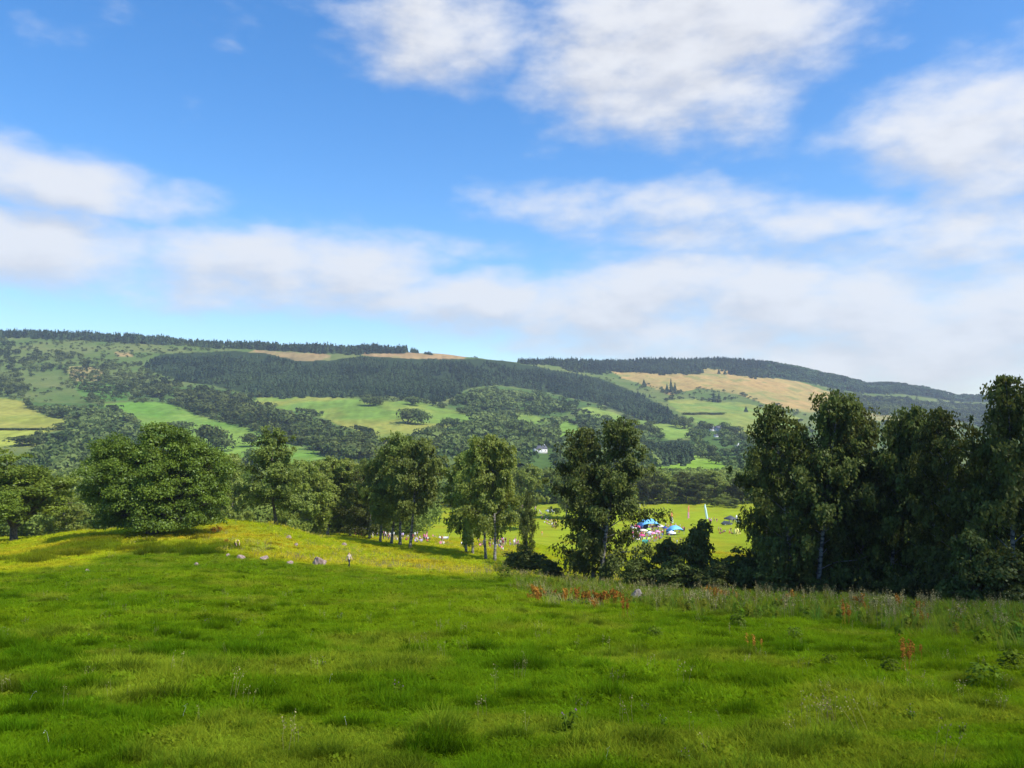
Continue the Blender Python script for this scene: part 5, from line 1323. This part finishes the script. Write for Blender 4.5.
grp.links.new(gi.outputs[0], mp.inputs['Vector']); grp.links.new(mp.outputs['Vector'], nz1.inputs['Vector'])
nz2 = nd(grp, 'ShaderNodeTexNoise'); nz2.inputs['Scale'].default_value = 3.2; nz2.inputs['Detail'].default_value = 3
grp.links.new(mp.outputs['Vector'], nz2.inputs['Vector'])
# warp the direction a little so the outlines are not ellipses
wv = nd(grp, 'ShaderNodeVectorMath', op='MULTIPLY_ADD'); wv.inputs[1].default_value = (.10, .05, 0); 
sb = nd(grp, 'ShaderNodeVectorMath', op='SUBTRACT'); sb.inputs[1].default_value = (.5, .5, .5)
grp.links.new(nz2.outputs['Color'], sb.inputs[0]); grp.links.new(sb.outputs[0], wv.inputs[0]); grp.links.new(gi.outputs[0], wv.inputs[2])
acc = None
for (u, v, ru, rv, w) in BLOBS:
    a, e = dir_ae(u, v)
    s1 = nd(grp, 'ShaderNodeVectorMath', op='SUBTRACT'); s1.inputs[1].default_value = (a, e, 0); grp.links.new(wv.outputs[0], s1.inputs[0])
    s2 = nd(grp, 'ShaderNodeVectorMath', op='MULTIPLY'); s2.inputs[1].default_value = (F / ru * .9, F / rv * .9, 0); grp.links.new(s1.outputs[0], s2.inputs[0])
    ln = nd(grp, 'ShaderNodeVectorMath', op='LENGTH'); grp.links.new(s2.outputs[0], ln.inputs[0])
    mr = nd(grp, 'ShaderNodeMapRange'); mr.interpolation_type = 'SMOOTHSTEP'
    mr.inputs['From Min'].default_value = 1.55; mr.inputs['From Max'].default_value = .15; mr.inputs['To Min'].default_value = 0; mr.inputs['To Max'].default_value = w
    grp.links.new(ln.outputs['Value'], mr.inputs['Value'])
    if acc is None: acc = mr.outputs['Result']
    else:
        # soft union 1-(1-a)(1-b)
        mx = nd(grp, 'ShaderNodeMath', op='MAXIMUM'); grp.links.new(acc, mx.inputs[0]); grp.links.new(mr.outputs['Result'], mx.inputs[1]); acc = mx.outputs[0]
m1 = nd(grp, 'ShaderNodeMath', op='MULTIPLY_ADD'); m1.inputs[1].default_value = 1.75; m1.inputs[2].default_value = -.875 - .46
grp.links.new(nz1.outputs['Fac'], m1.inputs[0])
m2 = nd(grp, 'ShaderNodeMath', op='MULTIPLY_ADD'); m2.inputs[1].default_value = 1.35; grp.links.new(acc, m2.inputs[0]); grp.links.new(m1.outputs[0], m2.inputs[2])
grp.links.new(m2.outputs[0], go.inputs[0])

tc = nt.nodes.new('ShaderNodeTexCoord')
sx = nt.nodes.new('ShaderNodeSeparateXYZ'); nt.links.new(tc.outputs['Generated'], sx.inputs[0])
az = nd(nt, 'ShaderNodeMath', op='ARCTAN2'); nt.links.new(sx.outputs['X'], az.inputs[0]); nt.links.new(sx.outputs['Y'], az.inputs[1])
el = nd(nt, 'ShaderNodeMath', op='ARCSINE'); nt.links.new(sx.outputs['Z'], el.inputs[0])
cv_ = nt.nodes.new('ShaderNodeCombineXYZ'); nt.links.new(az.outputs[0], cv_.inputs['X']); nt.links.new(el.outputs[0], cv_.inputs['Y'])
g1 = nt.nodes.new('ShaderNodeGroup'); g1.node_tree = grp; nt.links.new(cv_.outputs[0], g1.inputs[0])
sh = nd(nt, 'ShaderNodeVectorMath', op='ADD'); sh.inputs[1].default_value = (.018, .030, 0); nt.links.new(cv_.outputs[0], sh.inputs[0])
g2 = nt.nodes.new('ShaderNodeGroup'); g2.node_tree = grp; nt.links.new(sh.outputs[0], g2.inputs[0])
op = nd(nt, 'ShaderNodeMapRange'); op.interpolation_type = 'SMOOTHSTEP'; op.inputs['From Min'].default_value = -.24; op.inputs['From Max'].default_value = .92; op.inputs['To Max'].default_value = .90
nt.links.new(g1.outputs[0], op.inputs['Value'])
lit = nd(nt, 'ShaderNodeMath', op='SUBTRACT'); nt.links.new(g1.outputs[0], lit.inputs[0]); nt.links.new(g2.outputs[0], lit.inputs[1])
lr = nd(nt, 'ShaderNodeMapRange'); lr.interpolation_type = 'SMOOTHSTEP'; lr.inputs['From Min'].default_value = -.55; lr.inputs['From Max'].default_value = .42
nt.links.new(lit.outputs[0], lr.inputs['Value'])
cc = nt.nodes.new('ShaderNodeMix'); cc.data_type = 'RGBA'
cc.inputs['A'].default_value = (3.45, 3.5, 3.68, 1); cc.inputs['B'].default_value = (4.45, 4.48, 4.55, 1)
nt.links.new(lr.outputs['Result'], cc.inputs['Factor'])
mxs = nt.nodes.new('ShaderNodeMix'); mxs.data_type = 'RGBA'
nt.links.new(op.outputs['Result'], mxs.inputs['Factor']); hsk = nt.nodes.new('ShaderNodeHueSaturation'); hsk.inputs['Hue'].default_value = .503; hsk.inputs['Saturation'].default_value = 1.36; hsk.inputs['Value'].default_value = 1.1; nt.links.new(sky.outputs[0], hsk.inputs['Color']); nt.links.new(hsk.outputs[0], mxs.inputs['A']); nt.links.new(cc.outputs['Result'], mxs.inputs['B'])
nt.links.new(mxs.outputs['Result'], bg.inputs['Color']); nt.links.new(bg.outputs[0], wo.inputs['Surface'])

# unseen cloud added toward the sun to shade the near slope and right-hand wood
def add_shade_cloud(cx_, cy_, rx, ry, rz_, alt, seed):
    import bmesh
    bm = bmesh.new(); bmesh.ops.create_icosphere(bm, subdivisions=5, radius=1); bm_off = np.random.default_rng(seed).uniform(0, 9, 6)
    for vt in bm.verts:
        a, b, c = vt.co
        k = 1 + .16 * math.sin(a * 4 + bm_off[0]) * math.cos(b * 3.4 + bm_off[1]) + .09 * math.sin(a * 9 + bm_off[2]) * math.sin(b * 8 + c * 5 + bm_off[3]) + .05 * math.sin(a * 17 + bm_off[4]) * math.sin(b * 19 + bm_off[5])
        vt.co = Vector((a * rx * k, b * ry * k, c * rz_ * k * (1 if c > 0 else .35)))
    me = bpy.data.meshes.new('shade_cloud'); bm.to_mesh(me); bm.free(); me.polygons.foreach_set('use_smooth', [True] * len(me.polygons))
    m, cnt, co = newmat('shade_cloud_vapour')
    tc_ = cnt.nodes.new('ShaderNodeTexCoord'); mp_ = cnt.nodes.new('ShaderNodeVectorMath'); mp_.operation = 'MULTIPLY'; mp_.inputs[1].default_value = (1 / rx, 1 / ry, 0)
    cnt.links.new(tc_.outputs['Object'], mp_.inputs[0]); ln_ = cnt.nodes.new('ShaderNodeVectorMath'); ln_.operation = 'LENGTH'; cnt.links.new(mp_.outputs[0], ln_.inputs[0])
    nz_ = cnt.nodes.new('ShaderNodeTexNoise'); nz_.inputs['Scale'].default_value = .018; nz_.inputs['Detail'].default_value = 5; cnt.links.new(tc_.outputs['Object'], nz_.inputs['Vector'])
    md_ = cnt.nodes.new('ShaderNodeMath'); md_.operation = 'MULTIPLY_ADD'; md_.inputs[1].default_value = .5; cnt.links.new(nz_.outputs['Fac'], md_.inputs[0]); cnt.links.new(ln_.outputs['Value'], md_.inputs[2])
    mr_ = cnt.nodes.new('ShaderNodeMapRange'); mr_.interpolation_type = 'SMOOTHSTEP'; mr_.inputs['From Min'].default_value = 1.16; mr_.inputs['From Max'].default_value = .80; mr_.inputs['To Min'].default_value = 0; mr_.inputs['To Max'].default_value = SHADE_CLOUD_OP
    cnt.links.new(md_.outputs[0], mr_.inputs['Value'])
    t_ = cnt.nodes.new('ShaderNodeBsdfTransparent'); d_ = cnt.nodes.new('ShaderNodeBsdfDiffuse'); d_.inputs['Color'].default_value = (.9, .9, .92, 1); l_ = cnt.nodes.new('ShaderNodeBsdfTranslucent'); l_.inputs['Color'].default_value = (.9, .9, .92, 1)
    x1 = cnt.nodes.new('ShaderNodeMixShader'); cnt.links.new(d_.outputs[0], x1.inputs[1]); cnt.links.new(l_.outputs[0], x1.inputs[2])
    x2 = cnt.nodes.new('ShaderNodeMixShader'); cnt.links.new(mr_.outputs['Result'], x2.inputs[0]); cnt.links.new(t_.outputs[0], x2.inputs[1]); cnt.links.new(x1.outputs[0], x2.inputs[2]); cnt.links.new(x2.outputs[0], co.inputs['Surface'])
    k = alt / S[2]
    tag(link('shade_cloud', me, m, None, (cx_ + S[0] * k, cy_ + S[1] * k, alt)), kind='structure')
SHADE_CLOUD_OP = .60
add_shade_cloud(122, -12, 140, 128, 26, 900, 4)
# haze: one box of thin even air round everything
HAZE = 0.00011
hb = MB(); hb.box((0, 1450, 150), (5600, 4000, 560))
m, hnt, hout = newmat('haze_air')
pv = hnt.nodes.new('ShaderNodeVolumePrincipled'); pv.inputs['Color'].default_value = (.80, .88, 1, 1); pv.inputs['Density'].default_value = HAZE; pv.inputs['Anisotropy'].default_value = .25
hnt.links.new(pv.outputs[0], hout.inputs['Volume'])
tag(hb.build('haze', m), kind='stuff')

vs = scn.view_settings
vs.view_transform = 'Standard'; vs.look = 'None'; vs.exposure = 0.8; vs.gamma = 1
cy_ = scn.cycles
cy_.max_bounces = 6; cy_.diffuse_bounces = 3; cy_.glossy_bounces = 2; cy_.transmission_bounces = 4; cy_.transparent_max_bounces = 12; cy_.volume_bounces = 0
cy_.use_denoising = True; cy_.denoiser = 'OPENIMAGEDENOISE'; cy_.denoising_input_passes = 'RGB_ALBEDO_NORMAL'; cy_.denoising_prefilter = 'ACCURATE'
cy_.caustics_reflective = False; cy_.caustics_refractive = False
